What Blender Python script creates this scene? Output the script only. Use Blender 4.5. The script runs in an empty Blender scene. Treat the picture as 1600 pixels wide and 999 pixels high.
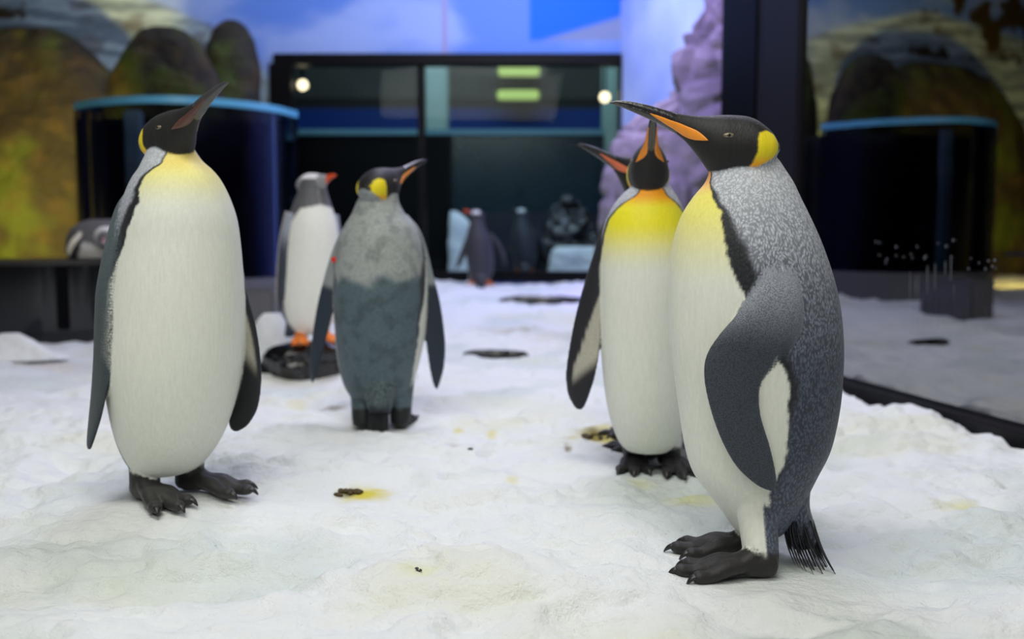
import bpy, bmesh, math, random
import numpy as np
from mathutils import Vector, Matrix, noise
from mathutils.kdtree import KDTree

random.seed(7); np.random.seed(7)
scene = bpy.context.scene
C = scene.collection

# ------------------------------------------------------------------ camera
F = 1600 * 35 / 36.0
HC = 0.67
HOR = 362.0
PITCH = math.atan((499.5 - HOR) / F)
cam_d = bpy.data.cameras.new('camera')
cam_d.lens = 35; cam_d.sensor_width = 36
cam_d.dof.use_dof = True
cam_d.dof.focus_distance = 1.98
cam_d.dof.aperture_fstop = 2.0
cam_d.clip_start = 0.05
cam = bpy.data.objects.new('camera', cam_d); C.objects.link(cam)
cam.location = (0, 0, HC)
cam.rotation_euler = (math.pi / 2 - PITCH, 0, 0)
scene.camera = cam

# ------------------------------------------------------------------ world, exposure
scene.view_settings.view_transform = 'Standard'
scene.view_settings.look = 'None'
scene.view_settings.gamma = 1
scene.view_settings.exposure = 0.12
world = bpy.data.worlds.new('world'); scene.world = world
world.use_nodes = True
world.node_tree.nodes['Background'].inputs[0].default_value = (0.7, 0.7, 0.7, 1)
world.node_tree.nodes['Background'].inputs[1].default_value = 0.04

# ------------------------------------------------------------------ lamps under the hall ceiling, plus an unseen low spot for the rocks' glow
def area(name, loc, target, size, power, col, sy=None):
    l = bpy.data.lights.new(name, 'AREA'); l.energy = power; l.color = col
    l.shape = 'RECTANGLE'; l.size = size; l.size_y = sy or size
    o = bpy.data.objects.new(name, l); C.objects.link(o); o.location = loc
    o.rotation_euler = (Vector(target) - Vector(loc)).to_track_quat('-Z', 'Y').to_euler()
    return o
def spot(name, loc, target, power, col, ang=70, rad=.08):
    l = bpy.data.lights.new(name, 'SPOT'); l.energy = power; l.color = col; l.spot_size = math.radians(ang); l.spot_blend = .6; l.shadow_soft_size = rad
    o = bpy.data.objects.new(name, l); C.objects.link(o); o.location = loc
    o.rotation_euler = (Vector(target) - Vector(loc)).to_track_quat('-Z', 'Y').to_euler()
    return o
area('ceiling_lamp_front_offscreen', (-0.5, 1.3, 4.1), (-0.2, 2.2, 0), 3.0, 150, (1.0, 1.0, 0.93), 2.0)
area('ceiling_lamp_visitor_side_offscreen', (-0.9, -1.6, 3.85), (-0.2, 2.4, 0.3), 4.0, 95, (1.0, 1.0, 0.93), 1.6)
area('ceiling_lamp_middle_offscreen', (0.2, 4.8, 4.1), (0.2, 4.8, 0), 2.2, 105, (0.80, 0.80, 1.0), 1.8)
area('ceiling_lamp_back_offscreen', (-0.2, 8.4, 4.1), (-0.2, 8.6, 0), 2.4, 58, (0.70, 0.68, 1.0), 1.2)
area('ceiling_lamp_mural_offscreen', (-1.8, 8.9, 4.1), (-1.8, 10.5, 2.5), 5.0, 44, (0.76, 0.85, 1.0), 0.3)
area('ceiling_lamp_side_wall_offscreen', (0.4, 8.0, 4.1), (1.5, 8.8, 2.4), 1.2, 72, (0.66, 0.7, 1.0), 0.3)
spot('ceiling_spot_purple_offscreen', (0.2, 5.6, 4.0), (1.35, 7.2, 1.9), 480, (0.32, 0.16, 1.0), 50)
spot('ceiling_spot_blue_offscreen', (0.5, 4.2, 4.0), (1.3, 5.05, 2.0), 110, (0.2, 0.12, 1.0), 40)
spot('rock_spot_left_offscreen', (-4.1, 7.1, 0.3), (-4.5, 9.6, 0.75), 620, (1.0, 0.74, 0.14), 90, .2)

# ------------------------------------------------------------------ helpers
def lin(r, g, b, a=1.0):
    f = lambda c: (c / 255 / 12.92) if c / 255 <= 0.04045 else ((c / 255 + 0.055) / 1.055) ** 2.4
    return (f(r), f(g), f(b), a)
def LC(r, g, b): return np.array(lin(r, g, b)[:3])

FWD = np.array([0, math.cos(PITCH), -math.sin(PITCH)])
UP = np.array([0, math.sin(PITCH), math.cos(PITCH)])
def at(px, py, Y):
    d = np.array([(px - 800) / F, 0, 0]) + UP * (499.5 - py) / F + FWD
    p = d * (Y / d[1]); p[2] += HC
    return p
def on_ground(px, py, z=0.0):
    d = np.array([(px - 800) / F, 0, 0]) + UP * (499.5 - py) / F + FWD
    t = (z - HC) / d[2]
    p = d * t; p[2] += HC
    return p

def hermite(tab, n):
    """Smooth resampling of a table of rows (catmull-rom)."""
    tab = np.asarray(tab, float); m = len(tab)
    u = np.linspace(0, m - 1, n); i = np.clip(u.astype(int), 0, m - 2); t = (u - i)[:, None]
    T = np.zeros_like(tab); T[1:-1] = (tab[2:] - tab[:-2]) / 2; T[0] = tab[1] - tab[0]; T[-1] = tab[-1] - tab[-2]
    p0, p1, m0, m1 = tab[i], tab[i + 1], T[i], T[i + 1]
    return (2*t**3 - 3*t**2 + 1)*p0 + (t**3 - 2*t**2 + t)*m0 + (-2*t**3 + 3*t**2)*p1 + (t**3 - t**2)*m1

def sstep(a, b, x):
    t = np.clip((x - a) / (b - a), 0, 1); return t * t * (3 - 2 * t)

def ring_faces(nr, ns, caps=True):
    f = []
    for i in range(nr - 1):
        for j in range(ns):
            k = (j + 1) % ns
            f.append((i*ns + j, i*ns + k, (i+1)*ns + k, (i+1)*ns + j))
    if caps:
        f.append(tuple(range(ns - 1, -1, -1)))
        f.append(tuple((nr-1)*ns + j for j in range(ns)))
    return f

def new_mesh(name, verts, faces, mat=None, smooth=True, col=None):
    me = bpy.data.meshes.new(name)
    me.from_pydata([tuple(v) for v in verts], [], faces)
    me.update()
    if smooth:
        me.polygons.foreach_set('use_smooth', [True] * len(me.polygons))
    if mat: me.materials.append(mat)
    if col is not None: set_col(me, col)
    return me
def set_col(me, col):
    a = me.color_attributes.new('Col', 'FLOAT_COLOR', 'POINT')
    col = np.asarray(col, np.float32)
    if col.shape[1] == 3: col = np.hstack([col, np.ones((len(col), 1), np.float32)])
    a.data.foreach_set('color', np.ascontiguousarray(col, np.float32).ravel())
def obj(name, me, parent=None, loc=None):
    o = bpy.data.objects.new(name, me); C.objects.link(o)
    if parent: o.parent = parent
    if loc is not None: o.location = loc
    return o
def tag(o, label=None, cat=None, group=None, kind=None):
    if label: o['label'] = label
    if cat: o['category'] = cat
    if group: o['group'] = group
    if kind: o['kind'] = kind
    return o
def fix_normals(me):
    bm = bmesh.new(); bm.from_mesh(me); bmesh.ops.recalc_face_normals(bm, faces=bm.faces); bm.to_mesh(me); bm.free()
def box_me(name, lo, hi, mat, bev=0.0):
    bm = bmesh.new(); bmesh.ops.create_cube(bm, size=1)
    lo = Vector(lo); hi = Vector(hi)
    for v in bm.verts: v.co = Vector([(lo[i] + hi[i]) / 2 + v.co[i] * (hi[i] - lo[i]) for i in range(3)])
    if bev: bmesh.ops.bevel(bm, geom=bm.edges[:], offset=bev, segments=2, affect='EDGES')
    me = bpy.data.meshes.new(name); bm.to_mesh(me); bm.free()
    me.materials.append(mat); return me
def struct(name, me, parent=None):
    o = obj(name, me, parent)
    if not parent: o['kind'] = 'structure'
    return o

# value noise on numpy arrays
_tab = np.random.rand(256, 256)
def vnoise(x, y, seed=0):
    x = x + seed * 17.3; y = y + seed * 9.1
    xi = np.floor(x).astype(int); yi = np.floor(y).astype(int)
    fx = x - xi; fy = y - yi
    fx = fx*fx*fx*(fx*(fx*6-15)+10); fy = fy*fy*fy*(fy*(fy*6-15)+10)
    g = lambda a, b: _tab[a % 256, b % 256]
    return (g(xi, yi)*(1-fx)+g(xi+1, yi)*fx)*(1-fy) + (g(xi, yi+1)*(1-fx)+g(xi+1, yi+1)*fx)*fy
def fbm(x, y, o=4, seed=0):
    r = 0; a = .5; s = 0
    for k in range(o):
        r = r + a * vnoise(x * 2**k, y * 2**k, seed + k); s += a; a *= .5
    return r / s

# ------------------------------------------------------------------ materials
def nodes_of(m):
    m.use_nodes = True
    nt = m.node_tree; return nt, nt.nodes, nt.links, nt.nodes['Principled BSDF']
def plain(name, col, rough=0.5, spec=0.5, nscale=8, namp=0.12, bump=0.0, bscale=60, metal=0.0, coat=0.0):
    m = bpy.data.materials.new(name); nt, N, L, P = nodes_of(m)
    tc = N.new('ShaderNodeTexCoord'); nz = N.new('ShaderNodeTexNoise'); nz.inputs['Scale'].default_value = nscale
    nz.inputs['Detail'].default_value = 4
    L.new(tc.outputs['Object'], nz.inputs['Vector'])
    mx = N.new('ShaderNodeMix'); mx.data_type = 'RGBA'
    c = np.array(col[:3])
    mx.inputs[6].default_value = (*(c * (1 - namp)), 1); mx.inputs[7].default_value = (*np.minimum(c * (1 + namp), 1), 1)
    L.new(nz.outputs['Fac'], mx.inputs[0]); L.new(mx.outputs[2], P.inputs['Base Color'])
    P.inputs['Roughness'].default_value = rough; P.inputs['Specular IOR Level'].default_value = spec
    P.inputs['Metallic'].default_value = metal; P.inputs['Coat Weight'].default_value = coat
    if bump:
        b2 = N.new('ShaderNodeTexNoise'); b2.inputs['Scale'].default_value = bscale; b2.inputs['Detail'].default_value = 5
        L.new(tc.outputs['Object'], b2.inputs['Vector'])
        bp = N.new('ShaderNodeBump'); bp.inputs['Strength'].default_value = bump; bp.inputs['Distance'].default_value = 0.01
        L.new(b2.outputs['Fac'], bp.inputs['Height']); L.new(bp.outputs['Normal'], P.inputs['Normal'])
    return m
def emit(name, col, s):
    m = bpy.data.materials.new(name); nt, N, L, P = nodes_of(m)
    P.inputs['Base Color'].default_value = (*col[:3], 1)
    P.inputs['Emission Color'].default_value = (*col[:3], 1); P.inputs['Emission Strength'].default_value = s
    return m
def vcol(name, rough=0.6, spec=0.3, bump=0.0, bscale=40, bdist=0.01):
    m = bpy.data.materials.new(name); nt, N, L, P = nodes_of(m)
    at_ = N.new('ShaderNodeAttribute'); at_.attribute_name = 'Col'
    L.new(at_.outputs['Color'], P.inputs['Base Color'])
    P.inputs['Roughness'].default_value = rough; P.inputs['Specular IOR Level'].default_value = spec
    if bump:
        tc = N.new('ShaderNodeTexCoord'); nz = N.new('ShaderNodeTexNoise'); nz.inputs['Scale'].default_value = bscale
        nz.inputs['Detail'].default_value = 6; L.new(tc.outputs['Object'], nz.inputs['Vector'])
        bp = N.new('ShaderNodeBump'); bp.inputs['Strength'].default_value = bump; bp.inputs['Distance'].default_value = bdist
        L.new(nz.outputs['Fac'], bp.inputs['Height']); L.new(bp.outputs['Normal'], P.inputs['Normal'])
    return m

def feather_material():
    m = bpy.data.materials.new('feathers'); nt, N, L, P = nodes_of(m)
    a = N.new('ShaderNodeAttribute'); a.attribute_name = 'Col'
    tc = N.new('ShaderNodeTexCoord'); mp = N.new('ShaderNodeMapping'); mp.inputs['Scale'].default_value = (1, 1, 0.55)
    L.new(tc.outputs['Object'], mp.inputs['Vector'])
    wz = N.new('ShaderNodeTexNoise'); wz.inputs['Scale'].default_value = 30
    L.new(mp.outputs['Vector'], wz.inputs['Vector'])
    wm = N.new('ShaderNodeMix'); wm.data_type = 'RGBA'; wm.blend_type = 'LINEAR_LIGHT'; wm.inputs[0].default_value = 0.012
    L.new(mp.outputs['Vector'], wm.inputs[6]); L.new(wz.outputs['Color'], wm.inputs[7])
    vo = N.new('ShaderNodeTexVoronoi'); vo.inputs['Scale'].default_value = 225
    L.new(wm.outputs[2], vo.inputs['Vector'])
    vf = N.new('ShaderNodeTexVoronoi'); vf.inputs['Scale'].default_value = 400
    L.new(tc.outputs['Object'], vf.inputs['Vector'])
    gt = N.new('ShaderNodeMath'); gt.operation = 'GREATER_THAN'; gt.inputs[1].default_value = 1.0; L.new(a.outputs['Alpha'], gt.inputs[0])
    am = N.new('ShaderNodeMath'); am.operation = 'SUBTRACT'; L.new(a.outputs['Alpha'], am.inputs[0]); L.new(gt.outputs[0], am.inputs[1])
    vx = N.new('ShaderNodeMix'); vx.data_type = 'FLOAT'; L.new(gt.outputs[0], vx.inputs[0]); L.new(vo.outputs['Distance'], vx.inputs[2]); L.new(vf.outputs['Distance'], vx.inputs[3])
    mr = N.new('ShaderNodeMapRange'); mr.inputs[1].default_value = 0.12; mr.inputs[2].default_value = 0.68
    mr.inputs[3].default_value = 1.9; mr.inputs[4].default_value = 0.32
    L.new(vx.outputs[0], mr.inputs[0])
    one = N.new('ShaderNodeMix'); one.data_type = 'FLOAT'; one.inputs[2].default_value = 1.0
    L.new(am.outputs[0], one.inputs[0]); L.new(mr.outputs[0], one.inputs[3])
    # fine streaks along the body
    mp2 = N.new('ShaderNodeMapping'); mp2.inputs['Scale'].default_value = (1, 1, 0.14); L.new(tc.outputs['Object'], mp2.inputs['Vector'])
    st = N.new('ShaderNodeTexNoise'); st.inputs['Scale'].default_value = 170; st.inputs['Detail'].default_value = 3
    L.new(mp2.outputs['Vector'], st.inputs['Vector'])
    sr = N.new('ShaderNodeMapRange'); sr.inputs[1].default_value = .3; sr.inputs[2].default_value = .7
    sr.inputs[3].default_value = .955; sr.inputs[4].default_value = 1.03; L.new(st.outputs['Fac'], sr.inputs[0])
    mu = N.new('ShaderNodeMath'); mu.operation = 'MULTIPLY'; L.new(one.outputs[0], mu.inputs[0]); L.new(sr.outputs[0], mu.inputs[1])
    vm = N.new('ShaderNodeVectorMath'); vm.operation = 'SCALE'
    L.new(a.outputs['Color'], vm.inputs[0]); L.new(mu.outputs[0], vm.inputs['Scale'])
    L.new(vm.outputs[0], P.inputs['Base Color'])
    P.inputs['Roughness'].default_value = 0.55; P.inputs['Specular IOR Level'].default_value = 0.35
    P.inputs['Sheen Weight'].default_value = 0.08
    hb = N.new('ShaderNodeMath'); hb.operation = 'MULTIPLY_ADD'; L.new(one.outputs[0], hb.inputs[0]); hb.inputs[1].default_value = 0.6
    L.new(st.outputs['Fac'], hb.inputs[2])
    bp = N.new('ShaderNodeBump'); bp.inputs['Strength'].default_value = 0.4; bp.inputs['Distance'].default_value = 0.0025
    L.new(hb.outputs[0], bp.inputs['Height']); L.new(bp.outputs['Normal'], P.inputs['Normal'])
    return m
M_FEATHER = feather_material()
M_BILL = plain('bill_horn', LC(44, 42, 44), 0.2, 0.8, 40, .4, .12, 200)
M_BILL_PALE = plain('bill_horn_pale', LC(74, 73, 76), 0.2, 0.7, 40, .25, .12, 200)
M_BILL_ORANGE = plain('bill_orange', LC(215, 78, 30), 0.35, 0.5, 40, .15)
M_PLATE = plain('bill_plate_orange', LC(248, 150, 40), 0.4, 0.5, 60, .1)
M_PLATE_PINK = plain('bill_plate_pink', LC(226, 120, 84), 0.4, 0.5, 60, .12)
M_PLATE_DULL = plain('bill_plate_dull', LC(92, 64, 58), 0.3, 0.5, 60, .3)
M_CLAW = plain('claw_horn', LC(38, 36, 36), 0.35, 0.5, 60, .2)
M_EYE = plain('eye_iris', LC(120, 108, 84), 0.12, 0.6, 200, .3)
M_PUPIL = plain('eye_pupil', LC(8, 8, 8), 0.08, 0.7)
M_TAILF = plain('tail_feather_black', LC(24, 25, 30), 0.5, 0.4, 80, .35)
M_RED = plain('red_tag_plastic', LC(225, 40, 25), 0.3, 0.5)

# snow
def snow_material():
    m = bpy.data.materials.new('snow'); nt, N, L, P = nodes_of(m)
    a = N.new('ShaderNodeAttribute'); a.attribute_name = 'Col'
    L.new(a.outputs['Color'], P.inputs['Base Color'])
    P.inputs['Roughness'].default_value = 0.62; P.inputs['Specular IOR Level'].default_value = 0.25
    tc = N.new('ShaderNodeTexCoord')
    n1 = N.new('ShaderNodeTexNoise'); n1.inputs['Scale'].default_value = 26; n1.inputs['Detail'].default_value = 9; n1.inputs['Roughness'].default_value = .62
    n2 = N.new('ShaderNodeTexNoise'); n2.inputs['Scale'].default_value = 260; n2.inputs['Detail'].default_value = 3
    for n in (n1, n2): L.new(tc.outputs['Object'], n.inputs['Vector'])
    ad = N.new('ShaderNodeMath'); ad.operation = 'MULTIPLY_ADD'; ad.inputs[1].default_value = .1
    L.new(n2.outputs['Fac'], ad.inputs[0]); L.new(n1.outputs['Fac'], ad.inputs[2])
    bp = N.new('ShaderNodeBump'); bp.inputs['Strength'].default_value = 0.8; bp.inputs['Distance'].default_value = 0.022
    L.new(ad.outputs[0], bp.inputs['Height']); L.new(bp.outputs['Normal'], P.inputs['Normal'])
    return m
M_SNOW = snow_material()
M_BLACK = plain('black_gloss_panel', LC(10, 11, 15), 0.12, 0.6, 3, .3)
M_FRAME = plain('black_frame_metal', LC(5, 5, 8), 0.4, 0.12, 5, .2)
M_NAVY = plain('dark_frame_metal', LC(26, 26, 30), 0.4, 0.15, 5, .2)
M_RUBBER = plain('dark_rubber_seal', LC(14, 14, 18), 0.5, 0.3, 30, .3, .2)
M_WETROCK = plain('wet_black_rock', LC(24, 24, 24), 0.16, 0.7, 10, .4, .8, 18)
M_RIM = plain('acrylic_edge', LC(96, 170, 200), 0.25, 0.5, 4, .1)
M_LEDGE = plain('grey_ledge', LC(92, 91, 92), 0.5, 0.4, 6, .2, .3, 30)
M_DROP = plain('dropping_brown', LC(72, 58, 22), 0.6, 0.3, 120, .6, .4, 200)
M_DARKBIT = plain('dark_crumb', LC(34, 30, 26), 0.5, 0.4, 120, .5)
M_CEIL = plain('ceiling_dark', LC(30, 32, 44), 0.7, 0.2)
M_PALEPOST = plain('pale_column_paint', LC(150, 176, 168), 0.5, 0.3, 3, .1)

def glass_mat(name, tint, ior, tr=1.0, rough=0.0):
    m = bpy.data.materials.new(name); m.use_nodes = True
    nt = m.node_tree; N = nt.nodes; L = nt.links; N.clear()
    out = N.new('ShaderNodeOutputMaterial'); mx = N.new('ShaderNodeMixShader'); fr = N.new('ShaderNodeFresnel'); fr.inputs[0].default_value = ior
    t = N.new('ShaderNodeBsdfTransparent'); t.inputs[0].default_value = (*tint, 1)
    g = N.new('ShaderNodeBsdfGlossy'); g.inputs['Roughness'].default_value = rough; g.inputs['Color'].default_value = (1, 1, 1, 1)
    tc = N.new('ShaderNodeTexCoord'); nz = N.new('ShaderNodeTexNoise'); nz.inputs['Scale'].default_value = 3
    L.new(tc.outputs['Object'], nz.inputs['Vector'])
    bp = N.new('ShaderNodeBump'); bp.inputs['Strength'].default_value = 0.02; bp.inputs['Distance'].default_value = .01
    L.new(nz.outputs['Fac'], bp.inputs['Height']); L.new(bp.outputs['Normal'], g.inputs['Normal'])
    L.new(fr.outputs[0], mx.inputs[0]); L.new(t.outputs[0], mx.inputs[1]); L.new(g.outputs[0], mx.inputs[2]); L.new(mx.outputs[0], out.inputs[0])
    return m
M_GLASS_DARK = glass_mat('dark_side_glass', (.3, .32, .42), 3.4)
M_GLASS = glass_mat('window_glass', (.85, .92, .94), 1.13)
M_ACRYL = glass_mat('tank_acrylic', (.42, .45, .55), 1.2)

# ------------------------------------------------------------------ snow floor
WALL_P = np.array([1.70, 3.42]); WALL_D = np.array([-.2126, 1.0])
def wall_x(Y): return WALL_P[0] + WALL_D[0] * (Y - WALL_P[1])

FLAT = []       # (x, y, z, radius) where something stands
GA = 0.03       # the snow under the first penguin is a little higher
for p, z, r in ((on_ground(225, 788, GA), GA, .17), (on_ground(300, 772, GA), GA, .16), (on_ground(262, 780, GA), GA, .25),
             (on_ground(1140, 902), 0, .16), (on_ground(1120, 868), 0, .16), (on_ground(1240, 895), 0, .18),
             (on_ground(990, 735), 0, .15), (on_ground(1050, 735), 0, .15),
             (on_ground(565, 672), 0, .15), (on_ground(625, 672), 0, .15), (on_ground(1060, 698), 0, .22)):
    FLAT.append((p[0], p[1], z, r))

def snow_z(x, y, detail=True):
    z = 0.12 * sstep(5.2, 9.2, y)
    if detail:
        a = fbm(x * 1.3, y * 1.3, 3, 3) - .5
        b = fbm(x * 4.2, y * 4.2, 4, 11); b = 1 - np.abs(2 * b - 1) * 1.6
        c = fbm(x * 13, y * 13, 4, 23) - .5
        d = fbm(x * 3.0 + .25 * np.sin(y * 9), y * 6.0, 4, 31); d = sstep(.46, .52, d) + .6 * sstep(.60, .64, d)
        n = .085 * a + .032 * (b - .6) + .030 * c + .014 * d
        z = z + n
    w = np.zeros_like(z); zz = np.zeros_like(z)
    for fx, fy, fz, r in FLAT:
        k = np.exp(-(((x - fx)**2 + (y - fy)**2) / (r * r)) ** 1.5)
        zz = np.where(k > w, fz, zz); w = np.maximum(w, k)
    z = z * (1 - w) + zz * w
    # broad rise under the left penguin
    e = wall_x(y) - .05 - .10 * vnoise(y * 3.1, y * 0 + 3.0, 5) - x
    e = np.where(y > 5.5, e + (y - 5.5) * .5 + .1, e)
    z = z - .16 * (1 - sstep(-.02, .05, e))
    return z

FLAT.append((*on_ground(775, 556)[:2], -.02, .28))
FLAT.append((*on_ground(560, 773)[:2], 0.0, .16))
FLAT.append((*on_ground(480, 596)[:2], -.03, .30))
def on_snow(px, py):
    z = 0.0
    for _ in range(12):
        p = on_ground(px, py, z); z = .5 * z + .5 * float(snow_z(np.array([p[0]]), np.array([p[1]]))[0])
    return on_ground(px, py, z)
xs = np.concatenate([np.arange(-6.0, -1.9, .06), np.arange(-1.9, 1.95, .0105), np.arange(1.95, 3.0, .06)])
ys = np.concatenate([np.arange(-1.5, 1.1, .08), np.arange(1.1, 3.6, .0105), np.arange(3.6, 6, .028), np.arange(6, 10.49, .07)])
X, Yg = np.meshgrid(xs, ys)
Z = snow_z(X, Yg)
nx, ny = len(xs), len(ys)
sv = np.stack([X.ravel(), Yg.ravel(), Z.ravel()], 1)
idx = np.arange(nx * ny).reshape(ny, nx)
sf = np.stack([idx[:-1, :-1].ravel(), idx[:-1, 1:].ravel(), idx[1:, 1:].ravel(), idx[1:, :-1].ravel()], 1)
col = np.tile(LC(238, 241, 240), (len(sv), 1))
gx, gy = sv[:, 0], sv[:, 1]
# wetter green-grey patches, deepened so colour carries relief shading, and faint yellow soiling
wet = sstep(.52, .72, fbm(gx * 2.0, gy * 2.0, 4, 40))[:, None]
col = col * (1 - .7 * wet) + LC(212, 222, 218) * .7 * wet
soil = (sstep(.55, .8, fbm(gx * 1.6, gy * 2.2, 4, 60)) * .35)[:, None]
col = col * (1 - soil) + LC(226, 226, 190) * soil
YEL, BRN = LC(222, 206, 40), LC(104, 86, 14)
STAINS = [(568, 773, 44, 15, YEL, .95), (545, 771, 17, 9, BRN, .9), (652, 891, 36, 14, LC(225, 226, 170), .55),
          (940, 684, 42, 14, YEL, .8), (930, 682, 20, 8, BRN, .8), (1080, 782, 50, 12, LC(226, 226, 150), .6), (1505, 793, 48, 12, LC(228, 222, 120), .5),
          (1000, 757, 25, 6, YEL, .3), (715, 676, 10, 5, YEL, .6), (768, 676, 9, 6, YEL, .5), (720, 702, 24, 4, BRN, .5), (525, 637, 26, 4, BRN, .65),
          (887, 700, 6, 4, BRN, .8), (800, 752, 12, 4, YEL, .35), (895, 688, 8, 3, YEL, .6), (465, 640, 20, 5, LC(220, 210, 140), .4),
          (820, 519, 10, 4, LC(120, 112, 50), .7), (790, 521, 60, 5, LC(190, 180, 140), .5), (870, 530, 60, 8, LC(196, 186, 160), .35),
          (80, 575, 70, 12, LC(214, 196, 160), .4)]
for px, py, rx, ry, cc, s in STAINS:
    p = on_snow(px, py); sc = F / p[1]
    wx = rx / sc; wy = ry / (F * HC / p[1] ** 2)
    d = np.sqrt(((gx - p[0]) / wx) ** 2 + ((gy - p[1]) / wy) ** 2)
    d = d + (fbm(gx * 30, gy * 30, 3, int(px)) - .5) * .7
    k = (s * (1 - sstep(.1, 1.3, d)))[:, None]
    col = col * (1 - k) + cc * k
me = bpy.data.meshes.new('floor')
me.vertices.add(len(sv)); me.vertices.foreach_set('co', sv.astype(np.float32).ravel())
me.loops.add(sf.size); me.loops.foreach_set('vertex_index', sf.astype(np.int32).ravel())
me.polygons.add(len(sf)); me.polygons.foreach_set('loop_start', np.arange(0, sf.size, 4, dtype=np.int32))
me.update(calc_edges=True); me.validate()
me.polygons.foreach_set('use_smooth', [True] * len(me.polygons))
me.materials.append(M_SNOW); set_col(me, col)
struct('floor', me)

# ------------------------------------------------------------------ walls
BW = 10.5                                                     # back wall
WX0, WX1 = at(430, 0, BW)[0], at(970, 0, BW)[0]
WZ0, WZ1 = at(700, 438, BW)[2], at(700, 86, BW)[2]
def wall_px(Xw, Zw, Yw):                                      # where a wall point sits in the photograph's mural
    d = np.stack([Xw, np.full_like(Xw, Yw), Zw - HC], -1)
    dep = d @ FWD; return 800 + F * d[..., 0] / dep, 499.5 - F * (d @ UP) / dep

def mural_back():
    xs = np.arange(-8.0, WX1 + .03, .03); zs = np.arange(-.1, 4.2, .03)
    xs = np.sort(np.append(xs, [WX0, WX1])); zs = np.sort(np.append(zs, [WZ0, WZ1]))
    xs = xs[xs <= WX1 + 1e-6]
    Xw, Zw = np.meshgrid(xs, zs)
    u, v = wall_px(Xw, Zw, BW)                                # mural artwork laid out on the wall
    A = lambda r, g, b: LC(r, g, b)[None, None, :]
    cl = fbm(Xw * .9, Zw * 1.6, 4, 70)[..., None]
    sky = A(96, 134, 214) * (1 - sstep(.45, .75, cl)) + A(150, 172, 226) * sstep(.45, .75, cl)
    c = sky
    # ice sheet with strata
    edge = np.interp(u, [-900, 0, 120, 240, 330, 400, 430], [60, -60, -30, 2, 40, 92, 140])
    strata = fbm(Xw * 1.2, Zw * 16 + Xw * 1.5, 4, 80)[..., None]
    ice = A(112, 128, 140) * (1 - sstep(.35, .7, strata)) + A(176, 196, 204) * sstep(.35, .7, strata)
    dk = fbm(Xw * 2.5, Zw * 5, 3, 90)[..., None]
    ice = ice * (1 - .6 * sstep(.6, .75, dk)) + A(84, 70, 66) * .6 * sstep(.6, .75, dk)
    k = sstep(-6, 6, v - edge)[..., None] * (u < 440)[..., None]
    c = c * (1 - k) + ice * k
    k = (sstep(.5, .6, fbm(Xw * 3, Zw * 3, 3, 95)) * (u < 40) * (v < 30))[..., None]
    c = c * (1 - k) + A(62, 50, 28) * k
    # deep blue panel with a pale iceberg slope
    k = (sstep(826, 830, u) * sstep(70, 62, v) if False else (sstep(826, 830, u) * (1 - sstep(62, 66, v))))[..., None]
    slope = 66 - (u - 832) * .30
    blue = A(20, 104, 214) + 0 * c
    berg = sstep(-3, 6, v - slope)[..., None]
    blue = blue * (1 - berg) + A(126, 138, 176) * berg
    c = c * (1 - k) + blue * k
    seam = ((u > 690) & (u < 699))[..., None]
    c = np.where(seam, A(150, 150, 196), c)
    V = np.stack([Xw.ravel(), np.full(Xw.size, BW), Zw.ravel()], 1)
    n, mrow = len(xs), len(zs)
    f = []
    for j in range(mrow - 1):
        zc = (zs[j] + zs[j+1]) / 2
        for i in range(n - 1):
            xc = (xs[i] + xs[i+1]) / 2
            if WX0 < xc < WX1 and WZ0 < zc < WZ1: continue
            f.append((j*n+i, j*n+i+1, (j+1)*n+i+1, (j+1)*n+i))
    return new_mesh('wall_back', V, f, vcol('mural_print', .6, .2), False, c.reshape(-1, 3))
struct('wall_back', mural_back())

# side wall with the same sky, running from the window corner towards the side glass
def quad_wall(name, a, b, z0, z1, mat, n=40):
    V = []; f = []
    for i in range(n + 1):
        t = i / n
        for z in (z0, z1): V.append((a[0] + (b[0]-a[0])*t, a[1] + (b[1]-a[1])*t, z))
    for i in range(n): f.append((2*i, 2*i+2, 2*i+3, 2*i+1))
    return new_mesh(name, V, f, mat, False)
def sky_mat():
    m = bpy.data.materials.new('sky_mural'); nt, N, L, P = nodes_of(m)
    tc = N.new('ShaderNodeTexCoord'); nz = N.new('ShaderNodeTexNoise'); nz.inputs['Scale'].default_value = 1.2; nz.inputs['Detail'].default_value = 4
    L.new(tc.outputs['Object'], nz.inputs['Vector'])
    r = N.new('ShaderNodeValToRGB'); r.color_ramp.elements[0].position = .35; r.color_ramp.elements[1].position = .7
    r.color_ramp.elements[0].color = lin(134, 160, 236); r.color_ramp.elements[1].color = lin(186, 202, 246)
    L.new(nz.outputs['Fac'], r.inputs[0]); L.new(r.outputs[0], P.inputs['Base Color']); P.inputs['Roughness'].default_value = .6
    return m
struct('wall_right', quad_wall('wall_right', (WX1, BW), (1.80, 7.4), -.1, 4.2, sky_mat()))
struct('wall_left', quad_wall('wall_left', (-7.4, -2.0), (-7.4, 10.6), -.1, 4.2, plain('dark_side_wall', LC(40, 44, 62), .6, .2)))
struct('ceiling', box_me('ceiling', (-8, -2, 4.15), (4.5, 15, 4.25), M_CEIL))

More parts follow.
